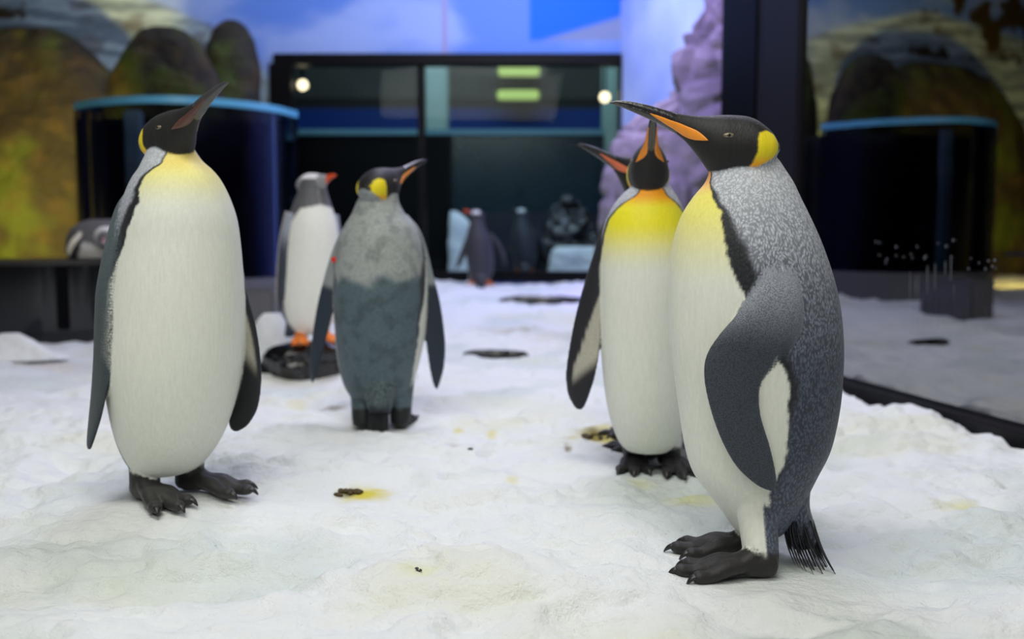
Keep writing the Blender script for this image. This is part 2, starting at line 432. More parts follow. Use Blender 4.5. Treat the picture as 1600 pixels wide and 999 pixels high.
# ------------------------------------------------------------------ back window
win = obj('window_1', None); win.location = ((WX0 + WX1) / 2, BW, WZ0); win['kind'] = 'structure'
wb = np.array(win.location)
def wbox(name, px0, px1, py0, py1, y0, y1, mat, parent, base, bev=.004):
    a = at(px0, py1, BW); b = at(px1, py0, BW)
    return obj(name, box_me(name, np.array([a[0], y0, a[2]]) - base, np.array([b[0], y1, b[2]]) - base, mat, bev), parent)
wbox('frame_top', 430, 970, 86, 103, BW-.10, BW+.10, M_FRAME, win, wb)
wbox('frame_bottom', 430, 970, 424, 440, BW-.10, BW+.10, M_FRAME, win, wb)
wbox('frame_side', 430, 457, 102, 425, BW-.10, BW+.10, M_FRAME, win, wb)
wbox('frame_side', 965, 971, 102, 425, BW-.08, BW+.08, M_FRAME, win, wb)
wbox('mullion', 655, 664, 102, 425, BW-.05, BW+.05, M_FRAME, win, wb)
wbox('pane', 456, 656, 102, 425, BW-.008, BW+.008, M_GLASS, win, wb, 0)
wbox('pane', 663, 966, 102, 425, BW-.008, BW+.008, M_GLASS, win, wb, 0)

# room behind the window
def bbox_px(px0, px1, py0, py1, Y, th, mat, name, bev=.004):
    a = at(px0, py1, Y); b = at(px1, py0, Y)
    return box_me(name, (a[0], Y - th/2, a[2]), (b[0], Y + th/2, b[2]), mat, bev)
def far_wall():
    xs = np.arange(-6, 4.01, .05); zs = np.arange(-.2, 4.2, .05)
    Xw, Zw = np.meshgrid(xs, zs); u, v = wall_px(Xw, Zw, 14.5)
    A = lambda r, g, b: LC(r, g, b)[None, None, :]
    n = fbm(Xw * 1.5, Zw * 1.5, 3, 120)[..., None]
    c = A(58, 62, 62) * (1 - n) + A(92, 92, 86) * n
    k = sstep(166, 172, v)[..., None]; c = c * (1 - k) + A(16, 62, 150) * k  # blue band below the grey upper wall
    k = sstep(236, 246, v)[..., None]; c = c * (1 - k) + A(8, 34, 38) * k
    k = (sstep(150, 156, v) * (1 - sstep(166, 170, v)))[..., None]; c = c * (1 - k) + A(30, 30, 28) * k
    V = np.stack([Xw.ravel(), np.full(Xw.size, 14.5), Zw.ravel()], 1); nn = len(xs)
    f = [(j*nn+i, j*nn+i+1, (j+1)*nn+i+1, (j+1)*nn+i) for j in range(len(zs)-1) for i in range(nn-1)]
    return new_mesh('wall_far', V, f, vcol('far_room_bands', .5, .3), False, c.reshape(-1, 3))
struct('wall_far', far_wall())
struct('floor_far', box_me('floor_far', (-6, BW + .12, -.12), (4, 14.5, .0), plain('far_room_floor', LC(30, 36, 44), .3, .4)))
area('far_room_ceiling_lamp_offscreen', (-.5, 11.1, 4.0), (-.5, 12.9, 1.2), 4.0, 75, (.75, .95, 1.0), 1.0)

t = tag(obj('column', bbox_px(667, 700, 60, 470, 12.6, .24, M_PALEPOST, 'column', .03)), 'pale green column standing in the room behind the window', 'column')
t = tag(obj('column', bbox_px(938, 966, 60, 470, 12.2, .2, M_PALEPOST, 'column', .03)), 'pale column behind the glass at the window edge by the purple rock', 'column')
o = obj('indoor_pool', None); a0 = at(560, 430, 11.9); o.location = (a0[0], 11.9, 0)
tag(o, 'dark indoor pool wall with a pale rim behind the window', 'pool')
b_ = np.array(o.location)
def pb(name, px0, px1, py0, py1, Y, th, mat):
    a = at(px0, py1, Y); b = at(px1, py0, Y)
    return obj(name, box_me(name, np.array([a[0], Y-th/2, a[2]]) - b_, np.array([b[0], Y+th/2, b[2]]) - b_, mat, .004), o)
pb('rim', 462, 944, 203, 212, 11.9, .16, plain('indoor_rim', LC(96, 138, 150), .4, .4))
pb('wall_panel', 462, 704, 212, 451, 11.9, .06, M_FRAME)
pb('pane', 704, 944, 212, 332, 11.9, .04, plain('teal_water_panel', LC(6, 34, 42), .2, .5, 2, .4))
pb('post', 694, 706, 210, 451, 11.88, .10, M_FRAME)
pb('wall_panel', 704, 944, 332, 451, 11.9, .06, plain('pool_base_panel', LC(20, 26, 40), .3, .4))
lampm = emit('lamp_tube', LC(190, 210, 110), .55)
for k, (py0, py1, px0, px1) in enumerate(((104, 119, 779, 843), (142, 156, 777, 842))):
    o = obj('ceiling_lamp', None); p = at((px0+px1)/2, (py0+py1)/2, 14.0); o.location = p
    tag(o, ['flat glowing ceiling lamp behind the window, the upper of two', 'flat yellow-green glowing lamp behind the window, the lower of two'][k], 'lamp', 'lamps in the room behind the window')
    a = at(px0, py1, 14.0) - p; b = at(px1, py0, 14.0) - p
    obj('diffuser', box_me('diffuser', (a[0], -.10, a[2]), (b[0], .06, b[2]), lampm, .02), o)
    obj('housing', box_me('housing', (a[0]-.03, -.02, b[2]-.01), (b[0]+.03, .12, b[2]+.04), M_FRAME, .01), o)
globe = emit('globe_glow', LC(255, 222, 176), 3.0)
for px, py, lab in ((473, 133, 'small round warm lamp beside the window frame and curved tank'), (945, 152, 'small round warm lamp at the window end by the purple rock')):
    p = at(px, py, 10.9); o = obj('globe_lamp', None); o.location = p; tag(o, lab, 'lamp', 'round lamps behind the window')
    bm = bmesh.new(); bmesh.ops.create_uvsphere(bm, u_segments=20, v_segments=12, radius=.055); me = bpy.data.meshes.new('globe'); bm.to_mesh(me); bm.free()
    me.materials.append(globe); obj('globe', me, o)
    obj('stem', box_me('stem', (-.012, -.012, .045), (.012, .012, 4.15 - p[2]), M_FRAME), o)

# ------------------------------------------------------------------ rocks
def rock(name, label, stations, Y, dr, mat, amp=.05, sc=2.5, crack=0.0, csc=3.0, seed=0, group=None, colf=None, ns=96, nr=90, cat='rock'):
    """Rings from silhouettes given in photo pixels at distance Y, made knobbly with noise."""
    tab = []
    for py, xl, xr in stations:
        a = at(xl, py, Y); b = at(xr, py, Y)
        tab.append(((a[0]+b[0])/2, a[2], (b[0]-a[0])/2))
    R = hermite(tab, nr); V = []
    base = np.array([R[-1][0], Y, R[-1][1]])
    for cx, z, hw in R:
        hw = max(hw, .004)
        for j in range(ns):
            th = 2 * math.pi * j / ns
            p = Vector((cx + hw * math.cos(th), Y + dr * hw * math.sin(th), z))
            d = noise.fractal(p * sc + Vector((seed*3.1, 0, seed)), 1.0, 2.0, 5) * amp
            if crack:
                dist = noise.voronoi((p + Vector((seed, 0, 0))) * csc)[0]
                d -= crack * max(0, 1 - (dist[1] - dist[0]) * 4)
                d += crack * .8 * noise.cell((p + Vector((seed, 0, 0))) * csc * .8)
            nrm = Vector((math.cos(th), math.sin(th), .25)).normalized()
            V.append(np.array(p + nrm * d * min(1, hw * 6)))
    V = np.array(V)
    cc = colf(V) if colf else None
    me = new_mesh(name, V - base, ring_faces(nr, ns), mat, True, cc); fix_normals(me)
    o = obj(name, me, None, base); tag(o, label, cat, group); return o

def moss_col(V):
    a = np.array([noise.fractal(Vector(v) * 2.2, 1.0, 2.0, 4) for v in V]); b = np.array([noise.fractal(Vector(v) * 5 + Vector((9, 0, 0)), 1.0, 2.0, 4) for v in V])
    k = sstep(-.1, .5, a)[:, None]; k2 = sstep(.0, .5, b)[:, None]
    c = LC(42, 38, 32) * (1 - k) + LC(62, 74, 28) * k
    return c * (1 - k2 * .5) + LC(76, 62, 34) * k2 * .5
M_MOSS = vcol('mossy_stone', .7, .3, .9, 9, .04)
rock('mossy_rock', 'broad mossy rock rising behind the black ledge, lit yellow low down', [(42, 5, 85), (52, -60, 108), (80, -130, 140), (130, -190, 172), (200, -240, 190), (280, -260, 195), (360, -280, 200), (440, -280, 200), (482, -280, 200)],
     9.95, .28, M_MOSS, .07, 1.6, seed=1, colf=moss_col, group='mossy rocks')
rock('mossy_rock', 'rounded green mossy rock behind the curved tank, between two other rocks', [(42, 235, 275), (52, 215, 296), (80, 192, 318), (130, 172, 342), (200, 160, 352), (300, 155, 356), (440, 150, 360), (482, 150, 360)],
     9.15, .45, M_MOSS, .04, 2.0, seed=5, colf=moss_col, group='mossy rocks')
rock('mossy_rock', 'pointed dark mossy rock next to the black window frame', [(32, 352, 368), (42, 340, 382), (62, 326, 394), (95, 316, 403), (150, 310, 408), (220, 308, 410), (440, 305, 410), (475, 305, 410)],
     9.95, .7, M_MOSS, .03, 2.4, seed=9, colf=moss_col, group='mossy rocks')
def purple_col(V):
    a = np.array([noise.fractal(Vector(v) * 3, 1.0, 2.0, 4) for v in V]); k = sstep(-.3, .5, a)[:, None]
    return LC(120, 118, 118) * (1 - k) + LC(148, 144, 140) * k
rock('stone_outcrop', 'tall purple-lit blocky stone outcrop beside the black post', [(-60, 1120, 1150), (0, 1090, 1168), (50, 1073, 1170), (95, 1052, 1172), (145, 1036, 1172), (165, 1015, 1172), (200, 972, 1172), (250, 952, 1172), (340, 940, 1172), (420, 932, 1172), (470, 930, 1172)],
     7.3, .5, vcol('grey_stone', .75, .2, .8, 12, .03), .03, 3.0, .05, 3.6, 3, colf=purple_col, ns=140, nr=150)
# rock slabs
rock('wet_rock', 'low wet black rock under the gentoo penguin', [(534, 452, 510), (540, 425, 528), (552, 410, 540), (572, 406, 545), (592, 404, 548), (606, 404, 548)], 4.72, .55, M_WETROCK, .03, 6, seed=4)
rock('rock_edge', 'thin dark rock edge showing through the snow between two king penguins', [(547, 742, 806), (551, 726, 824), (562, 720, 830)], 5.4, .12, M_WETROCK, .01, 8, seed=6, ns=48, nr=20)
rock('rock_edge', 'long thin dark rock edge in the snow before the window', [(462, 810, 880), (466, 785, 915), (474, 775, 925)], 8.0, .10, M_WETROCK, .01, 8, seed=8, ns=48, nr=20)

# behind the window: snow bank and dark rock heap
def white(V): return np.tile(LC(236, 238, 236), (len(V), 1))
rock('snow_bank', 'low bank of snow behind the window glass', [(386, 872, 930), (392, 860, 950), (410, 855, 960), (430, 852, 965), (462, 850, 965)], 11.2, .4, M_SNOW, .04, 3, seed=12, colf=white, cat='snow')
rock('snow_bank', 'steep pale snow bank behind the window beside the dark post', [(330, 704, 712), (345, 703, 730), (380, 702, 745), (420, 700, 765), (455, 700, 775)], 11.55, .3, M_SNOW, .03, 3, seed=14, colf=white, cat='snow')
rock('rock_heap', 'dark jagged rock heap behind the window beside the pale column', [(305, 880, 895), (318, 865, 915), (345, 850, 930), (380, 840, 940), (456, 838, 942)], 11.62, .35, M_WETROCK, .07, 4, .04, 4, seed=15)

# ------------------------------------------------------------------ black ledge and curved tank on the left
def curved_wall(name, pts, z0, z1, th, mat, n=60):
    P = hermite(pts, n); V = []; T = np.gradient(P, axis=0); T /= np.linalg.norm(T, axis=1)[:, None]
    Nn = np.stack([T[:, 1], -T[:, 0]], 1)
    for p, nn in zip(P, Nn):
        for z in (z0, z1):
            for s in (0, 1): V.append((p[0] - nn[0]*th*s, p[1] - nn[1]*th*s, z))
    f = []
    for i in range(n - 1):
        a, b = 4*i, 4*(i+1)
        f += [(a, b, b+2, a+2), (a+1, a+3, b+3, b+1), (a+2, b+2, b+3, a+3), (a, a+1, b+1, b)]
    f += [(0, 2, 3, 1), (4*(n-1), 4*(n-1)+1, 4*(n-1)+3, 4*(n-1)+2)]
    me = new_mesh(name, V, f, mat, False); fix_normals(me); return me
def gp(px, Y): return ((px - 800) / F * Y, Y)
tank_pts = [gp(125, 7.75), gp(165, 7.5), gp(230, 7.35), gp(310, 7.4), gp(390, 7.65), gp(440, 7.95), gp(470, 8.3)]
tank = obj('curved_tank', None); tank.location = (*gp(300, 7.5), 0)
tag(tank, 'curved dark acrylic pool tank with a pale blue rim behind the penguins', 'tank')
tb = np.array([*gp(300, 7.5), 0.0])
def addto(name, me, parent, base):
    me.transform(Matrix.Translation(-Vector(base))); return obj(name, me, parent)
addto('acrylic_wall', curved_wall('acrylic_wall', tank_pts, .30, 1.60, .05, M_ACRYL), tank, tb)
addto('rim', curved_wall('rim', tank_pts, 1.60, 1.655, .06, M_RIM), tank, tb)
addto('base_wall', curved_wall('base_wall', [(p[0] * 1.0, p[1] - .03) for p in tank_pts], -.05, .31, .2, M_LEDGE), tank, tb)
back_pts = [gp(128, 8.2), gp(170, 8.15), gp(240, 8.1), gp(320, 8.15), gp(400, 8.35), gp(450, 8.55), gp(468, 8.6)]
addto('dark_liner', curved_wall('dark_liner', back_pts, 0, 1.58, .04, plain('tank_liner', LC(12, 14, 26), .3, .5, 2, .5)), tank, tb)
# pale support post seen through the tank
o = tag(obj('support_post', bbox_px(203, 222, 172, 440, 8.0, .08, M_PALEPOST, 'support_post', .02)), 'pale post inside the curved tank behind the upright king penguin', 'post')

led = obj('pool_ledge', None); lb = np.array([-2.9, 5.75, 0.0]); led.location = lb
tag(led, 'black glossy pool ledge wall on which a penguin lies', 'ledge')
lp = [(-5.9, 5.45), (-4.2, 5.62), gp(0, 5.7), gp(90, 5.78), gp(160, 5.9), gp(225, 6.15)]
addto('front_panel', curved_wall('front_panel', lp, .09, .48, .06, M_BLACK), led, lb)
addto('kick_panel', curved_wall('kick_panel', [(p[0], p[1] + .05) for p in lp], -.12, .1, .05, plain('kick_black', LC(18, 19, 20), .25, .5, 6, .4)), led, lb)
def ledge_top():
    P = hermite(lp, 60); V = []; f = []
    for p in P:
        for yy, z in ((p[1] - .03, .475), (p[1] - .03, .505), (p[1] + .55, .505), (p[1] + .55, .475)): V.append((p[0], yy, z))
    for i in range(59):
        for k in range(4): f.append((4*i+k, 4*i+(k+1) % 4, 4*i+4+(k+1) % 4, 4*i+4+k))
    f += [(0, 1, 2, 3), (236, 239, 238, 237)]
    me = new_mesh('top_slab', V, f, plain('ledge_top', LC(40, 38, 36), .3, .5, 5, .4, .3, 20), False); fix_normals(me); return me
addto('top_slab', ledge_top(), led, lb)
for k in range(3):
    x = [-3.55, -3.05, -2.62][k]
    P = hermite(lp, 200); y = np.interp(x, P[:, 0], P[:, 1])
    addto('reflection_strip', box_me('reflection_strip', (x - .035, y - .012, .10), (x + .035, y + .02, .47), M_FRAME, .004), led, lb)  # added strips standing where the glossy panel mirrors pale streaks
grey = tag(obj('step_block', bbox_px(384, 442, 448, 520, 6.6, .5, M_LEDGE, 'step_block', .02)), 'grey step block beside the gentoo penguin at the tank foot', 'step')

# snow heaps at the left
def white2(V): return np.tile(LC(236, 238, 236), (len(V), 1))
rock('snow_heap', 'low snow heap against the black pool ledge', [(521, 5, 30), (530, -25, 48), (545, -70, 75), (560, -120, 110)], 5.2, .35, M_SNOW, .02, 5, seed=21, colf=white2, cat='snow')
rock('snow_heap', 'small snow heap beside the wet black rock', [(490, 412, 438), (502, 402, 446), (525, 392, 455), (560, 385, 465), (600, 380, 470)], 5.0, .6, M_SNOW, .015, 6, seed=22, colf=white2, cat='snow')

# ------------------------------------------------------------------ side glass on the right
sw = obj('window_2', None); sw['kind'] = 'structure'; swb = np.array([wall_x(3.4), 3.4, 0.0]); sw.location = swb
ang = math.atan2(WALL_D[1], WALL_D[0])
def along(name, y0, y1, z0, z1, th, mat, off=0.0, bev=.004):
    a = Vector((wall_x(y0), y0, 0)); b = Vector((wall_x(y1), y1, 0)); L_ = (b - a).length
    me = box_me(name, (0, -th/2 + off, z0), (L_, th/2 + off, z1), mat, bev)
    me.transform(Matrix.Translation(a - Vector(swb)) @ Matrix.Rotation(ang, 4, 'Z')); return obj(name, me, sw)
along('pane', -.5, 2.2, .0, 4.1, .03, M_GLASS_DARK, bev=0)
along('pane', 2.2, 4.87, .0, 4.1, .03, M_GLASS_DARK, bev=0)
along('post', 5.26, 5.68, -.1, 4.12, .10, M_FRAME)
along('post', 4.84, 5.27, -.1, 4.12, .08, M_NAVY)
along('sill', -.5, 5.7, -.2, .012, .16, M_RUBBER)
quadb = quad_wall('wall_outer', (3.6, -1.5), (2.5, 8.5), -.2, 4.2, plain('outer_dark_wall', LC(16, 18, 34), .6, .2))
struct('wall_outer', quadb)
quadc = quad_wall('wall_corner', (wall_x(5.68), 5.68), (2.0, 6.9), -.2, 4.2, M_FRAME)
struct('wall_corner', quadc)

# splash marks running down the side glass
def splash():
    rnd = random.Random(4); V = []; f = []
    n_ = Vector((-1, WALL_D[0], 0)).normalized(); td = Vector((WALL_D[0], 1, 0)).normalized()
    def sliver(px, py0, py1, w):
        k = (px - 800) / F; Yp = (WALL_P[0] - WALL_D[0]*WALL_P[1]) / (k - WALL_D[0])
        a = Vector(at(px, py0, Yp)); b = Vector(at(px, py1, Yp)); o_ = len(V)
        for q, ww in ((0, .3), (.15, 1), (.8, .8), (1, .2)):
            c = a + (b - a)*q + n_*.0165
            V.extend([c - td*w*ww, c + n_*.002, c + td*w*ww])
        for i in range(3):
            for j in range(2): f.append((o_+3*i+j, o_+3*i+j+1, o_+3*i+4+j, o_+3*i+3+j))
    for px, y0, y1 in ((1428, 425, 512), (1436, 430, 520), (1441, 428, 498), (1455, 415, 460), (1467, 412, 455), (1483, 408, 430), (1492, 400, 440), (1497, 445, 530), (1425, 470, 515)): sliver(px, y0, y1, .003)
    for i in range(26):
        px = 1370 + 200*rnd.random(); py = 384 + (px - 1370)*.1 + rnd.gauss(0, 14); sliver(px, py, py + rnd.uniform(3, 6), rnd.uniform(.002, .006))
    return new_mesh('water_marks', np.array([np.array(v) - swb for v in V]), f, plain('dried_splash', LC(92, 94, 98), .4, .4))
wm_ = obj('water_marks', splash(), sw); wm_['kind'] = 'stuff'

# ------------------------------------------------------------------ penguins
HX = np.array([-9.8, -9, -7.9, -5.3, -3.2, 0, 1.6, 3.2, 4.4, 5.6, 7.3, 8.7, 10.6, 13.9, 17, 20, 22.5, 23.8])
HT = np.array([-.8, .9, 2.3, 4.3, 5.1, 5.3, 5.3, 5.2, 5.1, 5.1, 5.2, 5.35, 5.6, 6.55, 7.4, 8.0, 8.15, 7.8])
HB = np.array([-1.6, -3.4, -4.9, -6.8, -7.4, -7.5, -7.4, -6.9, -5.4, -3.6, -1.5, .1, 1.6, 3.5, 4.9, 6.2, 7.2, 7.5])
HW = np.array([.6, 3.0, 4.5, 5.5, 5.2, 4.7, 4.6, 4.1, 3.5, 2.9, 2.2, 1.75, 1.4, 1.1, .88, .62, .36, .08])
def head_prof(x):
    return np.interp(x, HX, HT), np.interp(x, HX, HB), np.interp(x, HX, HW)
def smooth_prof(xs_):
    t, b, w = [], [], []
    for x in xs_:
        q = np.array([head_prof(x + d) for d in (-.7, -.35, 0, .35, .7)]).mean(0)
        t.append(q[0]); b.append(q[1]); w.append(q[2])
    return np.array(t), np.array(b), np.array(w)
PATCH = np.array([(-4.4, 0), (-4.7, 1.3), (-6.3, 1.9), (-7.9, 1.2), (-9.1, -.5), (-8.9, -2.2), (-7.5, -3.6), (-4.4, -5.3), (-1, -6.7), (.6, -7.3), (-1.5, -6.1), (-3.4, -4.8), (-4.4, -2.4)])
def poly_sd(P, x, z):
    """signed distance (inside > 0) to polygon P"""
    n = len(P); d = np.full(x.shape, 1e9); ins = np.zeros(x.shape, bool)
    for i in range(n):
        ax, az = P[i]; bx, bz = P[(i+1) % n]
        ex, ez = bx - ax, bz - az
        t = np.clip(((x-ax)*ex + (z-az)*ez) / (ex*ex + ez*ez), 0, 1)
        d = np.minimum(d, np.hypot(x - ax - t*ex, z - az - t*ez))
        c = ((az > z) != (bz > z)) & (x < (bx-ax)*(z-az)/((bz-az) if bz != az else 1e-9) + ax); ins ^= c
    return np.where(ins, d, -d)
def mixc(a, b, k):
    k = np.asarray(k)[:, None]; return a * (1 - k) + b * k

def head_colors(x, y, z, sp):
    n = len(x)
    if sp['species'] == 'king':
        c = np.tile(LC(*sp.get('hood', (24, 22, 23))), (n, 1)); al = np.full(n, .12)
        line = -1.8 + (x + 9.3) * (-5.6 / 8.8)                 # hood edge on the neck
        k = 1 - sstep(-.25, .25, z - line); k = k * (x < 1)
        c = mixc(c, LC(*sp.get('nape', (176, 180, 186))), k); al = np.maximum(al, .45 * k)
        sd = poly_sd(PATCH + np.array([sp.get('patch_dx', 0), 0]), x, z)
        pc = mixc(np.tile(LC(236, 214, 30), (n, 1)), LC(246, 170, 20), sstep(-2.5, -5, z))
        k = sstep(-.12, .12, sd) * (np.abs(y) > 1.2); c = mixc(c, pc, k); al = al * (1 - k)
        k = sstep(-6.2, -7.3, z) * sstep(0, 2, x); c = mixc(c, LC(*sp.get('chin', (150, 110, 18))), k * .8)
    else:
        c = np.tile(LC(*sp.get('hood', (58, 58, 64))), (n, 1)); al = np.full(n, .15)
        k = sstep(.6, 1.4, z - (1.2 - .5 * np.abs(x + 1))) * sstep(-6, -4, x) * (1 - sstep(3, 4.5, x)) ; c = mixc(c, LC(214, 214, 210), k)
    return np.hstack([c, al[:, None]])

def torso_colors(t, phi, P, sp):
    n = len(t)
    if sp['species'] == 'king':
        pw = np.interp(t, [0, .09, .263, .474, .667, .737, .91, .965, .99, 1.02, 1.06], [84, 92, 107, 107, 86, 78, 66, 46, 28, 20, 16])
        pw = pw + sp.get('dpw', 0) + sp.get('pwtop', 0) * sstep(.86, .98, t)
        bw = np.interp(t, [0, .35, .55, .66, .72, .85, .95, 1.0], [0, 1, 6, 16, 14, 10, 5, 3])
        white = np.tile(LC(226, 228, 216), (n, 1))
        yl = sp.get('yel', 1.0)
        ye = mixc(np.tile(LC(238, 226, 40), (n, 1)), LC(246, 160, 14), sstep(.945, 1.0, t) * sp.get('ora', 1.0))
        k = sstep(sp.get('y0', .66), sp.get('y1', .90), t) * yl
        belly = mixc(white, ye, k)
        tone = sp.get('tone')
        if tone is None:
            back = np.stack([np.interp(t, [0, .3, .5, .7, .85, 1.0], [LC(*q)[i] for q in ((96, 102, 118), (62, 69, 84), (70, 77, 92), (116, 121, 134), (166, 170, 180), (186, 189, 196))]) for i in range(3)], 1)
            al = np.interp(t, [0, .3, .75, .95, 1.05], [.6, .75, .7, .45, .3]) * sp.get('spkb', 1.0)
        else:
            ed = np.array([noise.fractal(Vector(p) * 14, 1., 2., 4) for p in P]) * .035
            mot = np.array([noise.fractal(Vector(p) * 22 + Vector((5, 5, 5)), 1., 2., 4) for p in P])
            back = mixc(np.tile(LC(*tone[0]), (n, 1)), LC(*tone[1]), sstep(.03, -.02, t - .655 + ed))
            back = back * (1 - .28 * sstep(.05, .5, mot))[:, None]
            al = np.full(n, .25)
        blk = LC(28, 30, 36)
        jag = np.array([noise.noise(Vector(p) * 60) for p in P]) * 2.5
        d = phi + jag - pw
        c = mixc(belly, blk, sstep(-.8, .8, d) * (bw > .5)); a2 = np.where(d > 0, .5, .025)
        k = sstep(-1.5, 1.5 + bw * .6, d - bw); c = mixc(c, back, k); a2 = a2 * (1 - k) + al * k
        return np.hstack([c, a2[:, None]])
    pw = np.interp(t, [0, .1, .4, .8, .9, .93], [70, 88, 92, 80, 60, 0]) + sp.get('dpw', 0)
    c = mixc(np.tile(LC(232, 232, 222), (n, 1)), LC(*sp.get('back', (50, 50, 58))), sstep(-2, 2, phi - pw))
    a2 = np.where(phi > pw, .3, .02)
    return np.hstack([c, a2[:, None]])

def flipper_colors(s, u, side, sp, fl):
    """s along 0..1, u across -1..1, side +1 = outer face"""
    n = len(s)
    nape = LC(*sp.get('fl_top', (150, 155, 166))); dark = LC(*sp.get('fl_dark', (60, 66, 76)))
    c = mixc(np.tile(nape, (n, 1)), dark, sstep(fl.get('d0', .15), fl.get('d1', .38), s))
    al = np.full(n, 1.0 + fl.get('spk', .55) * .9)
    if sp['species'] == 'king':
        us = u * fl.get('us', 1)
        inner = mixc(np.tile(LC(176, 172, 158), (n, 1)), LC(30, 30, 34), sstep(-.03, .05, s - .07 * us - fl.get('tip', .55)))
        thr = np.interp(s, [.2, .35, .5, .62], fl.get('thr', [-1.2, -.6, .1, .45]))
        inner = mixc(inner, LC(34, 34, 40), sstep(-.08, .08, us - thr))
    else:
        inner = mixc(np.tile(LC(196, 190, 176), (n, 1)), LC(40, 40, 46), sstep(.5, .7, np.abs(u)))
    k = (side < 0).astype(float)
    c = mixc(c, inner, k); al = al * (1 - k) + .08 * k
    if 'edge' in fl:                                           # pale trailing edge of a gentoo flipper
        k = sstep(.35, .6, u * fl['edge'][0]); c = mixc(c, LC(*fl['edge'][1]), k)
    return np.hstack([c, al[:, None]])

def tube(pts, radii, ns=16, flat=1.0):
    """tapered tube along points; flat = vertical squash"""
    pts = np.asarray(pts, float); V = []
    T = np.gradient(pts, axis=0); T /= np.linalg.norm(T, axis=1)[:, None] + 1e-9
    for p, tt, r in zip(pts, T, radii):
        side = np.cross(tt, [0, 0, 1]);
        if np.linalg.norm(side) < .2: side = np.cross(tt, [0, 1, 0])
        side /= np.linalg.norm(side); upv = np.cross(side, tt)
        for j in range(ns):
            a = 2*math.pi*j/ns; V.append(p + side*r*math.cos(a) + upv*r*flat*math.sin(a))
    return np.array(V), ring_faces(len(pts), ns)

def foot_parts(ank, yaw, s, leg_top, leg_r, colr, legcol=None, legh=0.06):
    """webbed foot: three toes, web, heel pad and leg; returns parts and claw positions"""
    cy, sy = math.cos(yaw), math.sin(yaw)
    W = lambda f, l, z: np.array([ank[0] + (f*cy - l*sy)*s, ank[1] + (f*sy + l*cy)*s, ank[2] + z*s])
    parts = []; claws = []; tips = []
    for a, ln in ((-18, .132), (0, .148), (18, .128)):
        ca, sa = math.cos(math.radians(a)), math.sin(math.radians(a))
        L_ = np.linspace(0, 1, 14); pts = []; rr = []
        for q in L_:
            d = .005 + ln * q
            knob = .0025 * math.cos(q * 4 * math.pi)
            z = .030 * (1-q)**1.6 + .0125 + knob
            pts.append(W(d*ca, d*sa, z)); rr.append((.0180*(1-q) + .0135*q**.7 + .0012*math.cos(q*4*math.pi)) * s * (1 if q < .97 else .6))
        V, f = tube(pts, rr, 14, .85); parts.append((V, f))
        tips.append(W(ln*.72*ca, ln*.72*sa, .010))
        claws.append((W((ln-.006)*ca, (ln-.006)*sa, .0135), W((ln+.019)*ca, (ln+.019)*sa, .004), s))
    # web
    c0 = W(.0, 0, .014); th = .0055 * s
    ring = [c0, tips[0], W(.072, -.022, .009), tips[1], W(.072, .022, .009), tips[2]]
    V = [p + np.array([0, 0, th]) for p in ring] + [p - np.array([0, 0, th]) for p in ring]
    f = [tuple(range(6)), tuple(range(11, 5, -1))] + [(i, i+6, (i+1) % 6 + 6, (i+1) % 6) for i in range(6)]
    parts.append((np.array(V), f))
    # heel pad
    V, f = tube([W(-.036, 0, .026), W(-.03, 0, .026), W(-.01, 0, .027), W(.02, 0, .028), W(.045, 0, .024)], np.array([.008, .021, .027, .026, .016]) * s, 16, .95); parts.append((V, f))
    # leg
    lt = np.asarray(leg_top, float); a0 = W(-.008, 0, .018)
    pts = [a0 + (lt - a0) * q for q in np.linspace(0, 1, 40)]
    V, f = tube(pts, np.interp(np.linspace(0, 1, 40), [0, .15, .5, 1], [.9, 1.0, 1.08, 1.25]) * leg_r, 48)
    out = [(v, f_, np.tile(np.append(colr, .1), (len(v), 1))) for v, f_ in parts]
    lc = np.tile(np.append(colr, .1), (len(V), 1))
    if legcol is not None:
        jg = np.array([noise.noise(Vector(v) * 90) for v in V]) * .008
        k = sstep(legh - .006, legh + .006, V[:, 2] - ank[2] + jg)[:, None]; lc = lc * (1 - k) + legcol(V, a0) * k
    out.append((V, f, lc))
    return out, claws

def remesh_body(parts, voxel, smooth_it):
    vs = []; fs = []; cs = []; off = 0
    for V, f, c in parts:
        vs.append(V); cs.append(c); fs += [tuple(i + off for i in q) for q in f]; off += len(V)
    V = np.vstack(vs); Cc = np.vstack(cs)
    me = bpy.data.meshes.new('tmp'); me.from_pydata(V.tolist(), [], fs); me.update(); fix_normals(me)
    o = bpy.data.objects.new('tmp', me); C.objects.link(o)
    m = o.modifiers.new('r', 'REMESH'); m.mode = 'VOXEL'; m.voxel_size = voxel; m.use_smooth_shade = True
    m2 = o.modifiers.new('s', 'SMOOTH'); m2.factor = .5; m2.iterations = smooth_it
    dg = bpy.context.evaluated_depsgraph_get(); ev = o.evaluated_get(dg)
    out = bpy.data.meshes.new_from_object(ev)
    bpy.data.objects.remove(o); bpy.data.meshes.remove(me)
    kd = KDTree(len(V))
    for i, v in enumerate(V): kd.insert(v, i)
    kd.balance()
    n = len(out.vertices); co = np.empty(n * 3, np.float32); out.vertices.foreach_get('co', co); co = co.reshape(-1, 3)
    col = np.empty((n, 4))
    for i in range(n):
        r = kd.find_n(co[i], 3); w = np.array([1 / (q[2] + 1e-4) ** 2 for q in r]); w /= w.sum()
        col[i] = sum(w[k] * Cc[r[k][1]] for k in range(3))
    return out, co, col

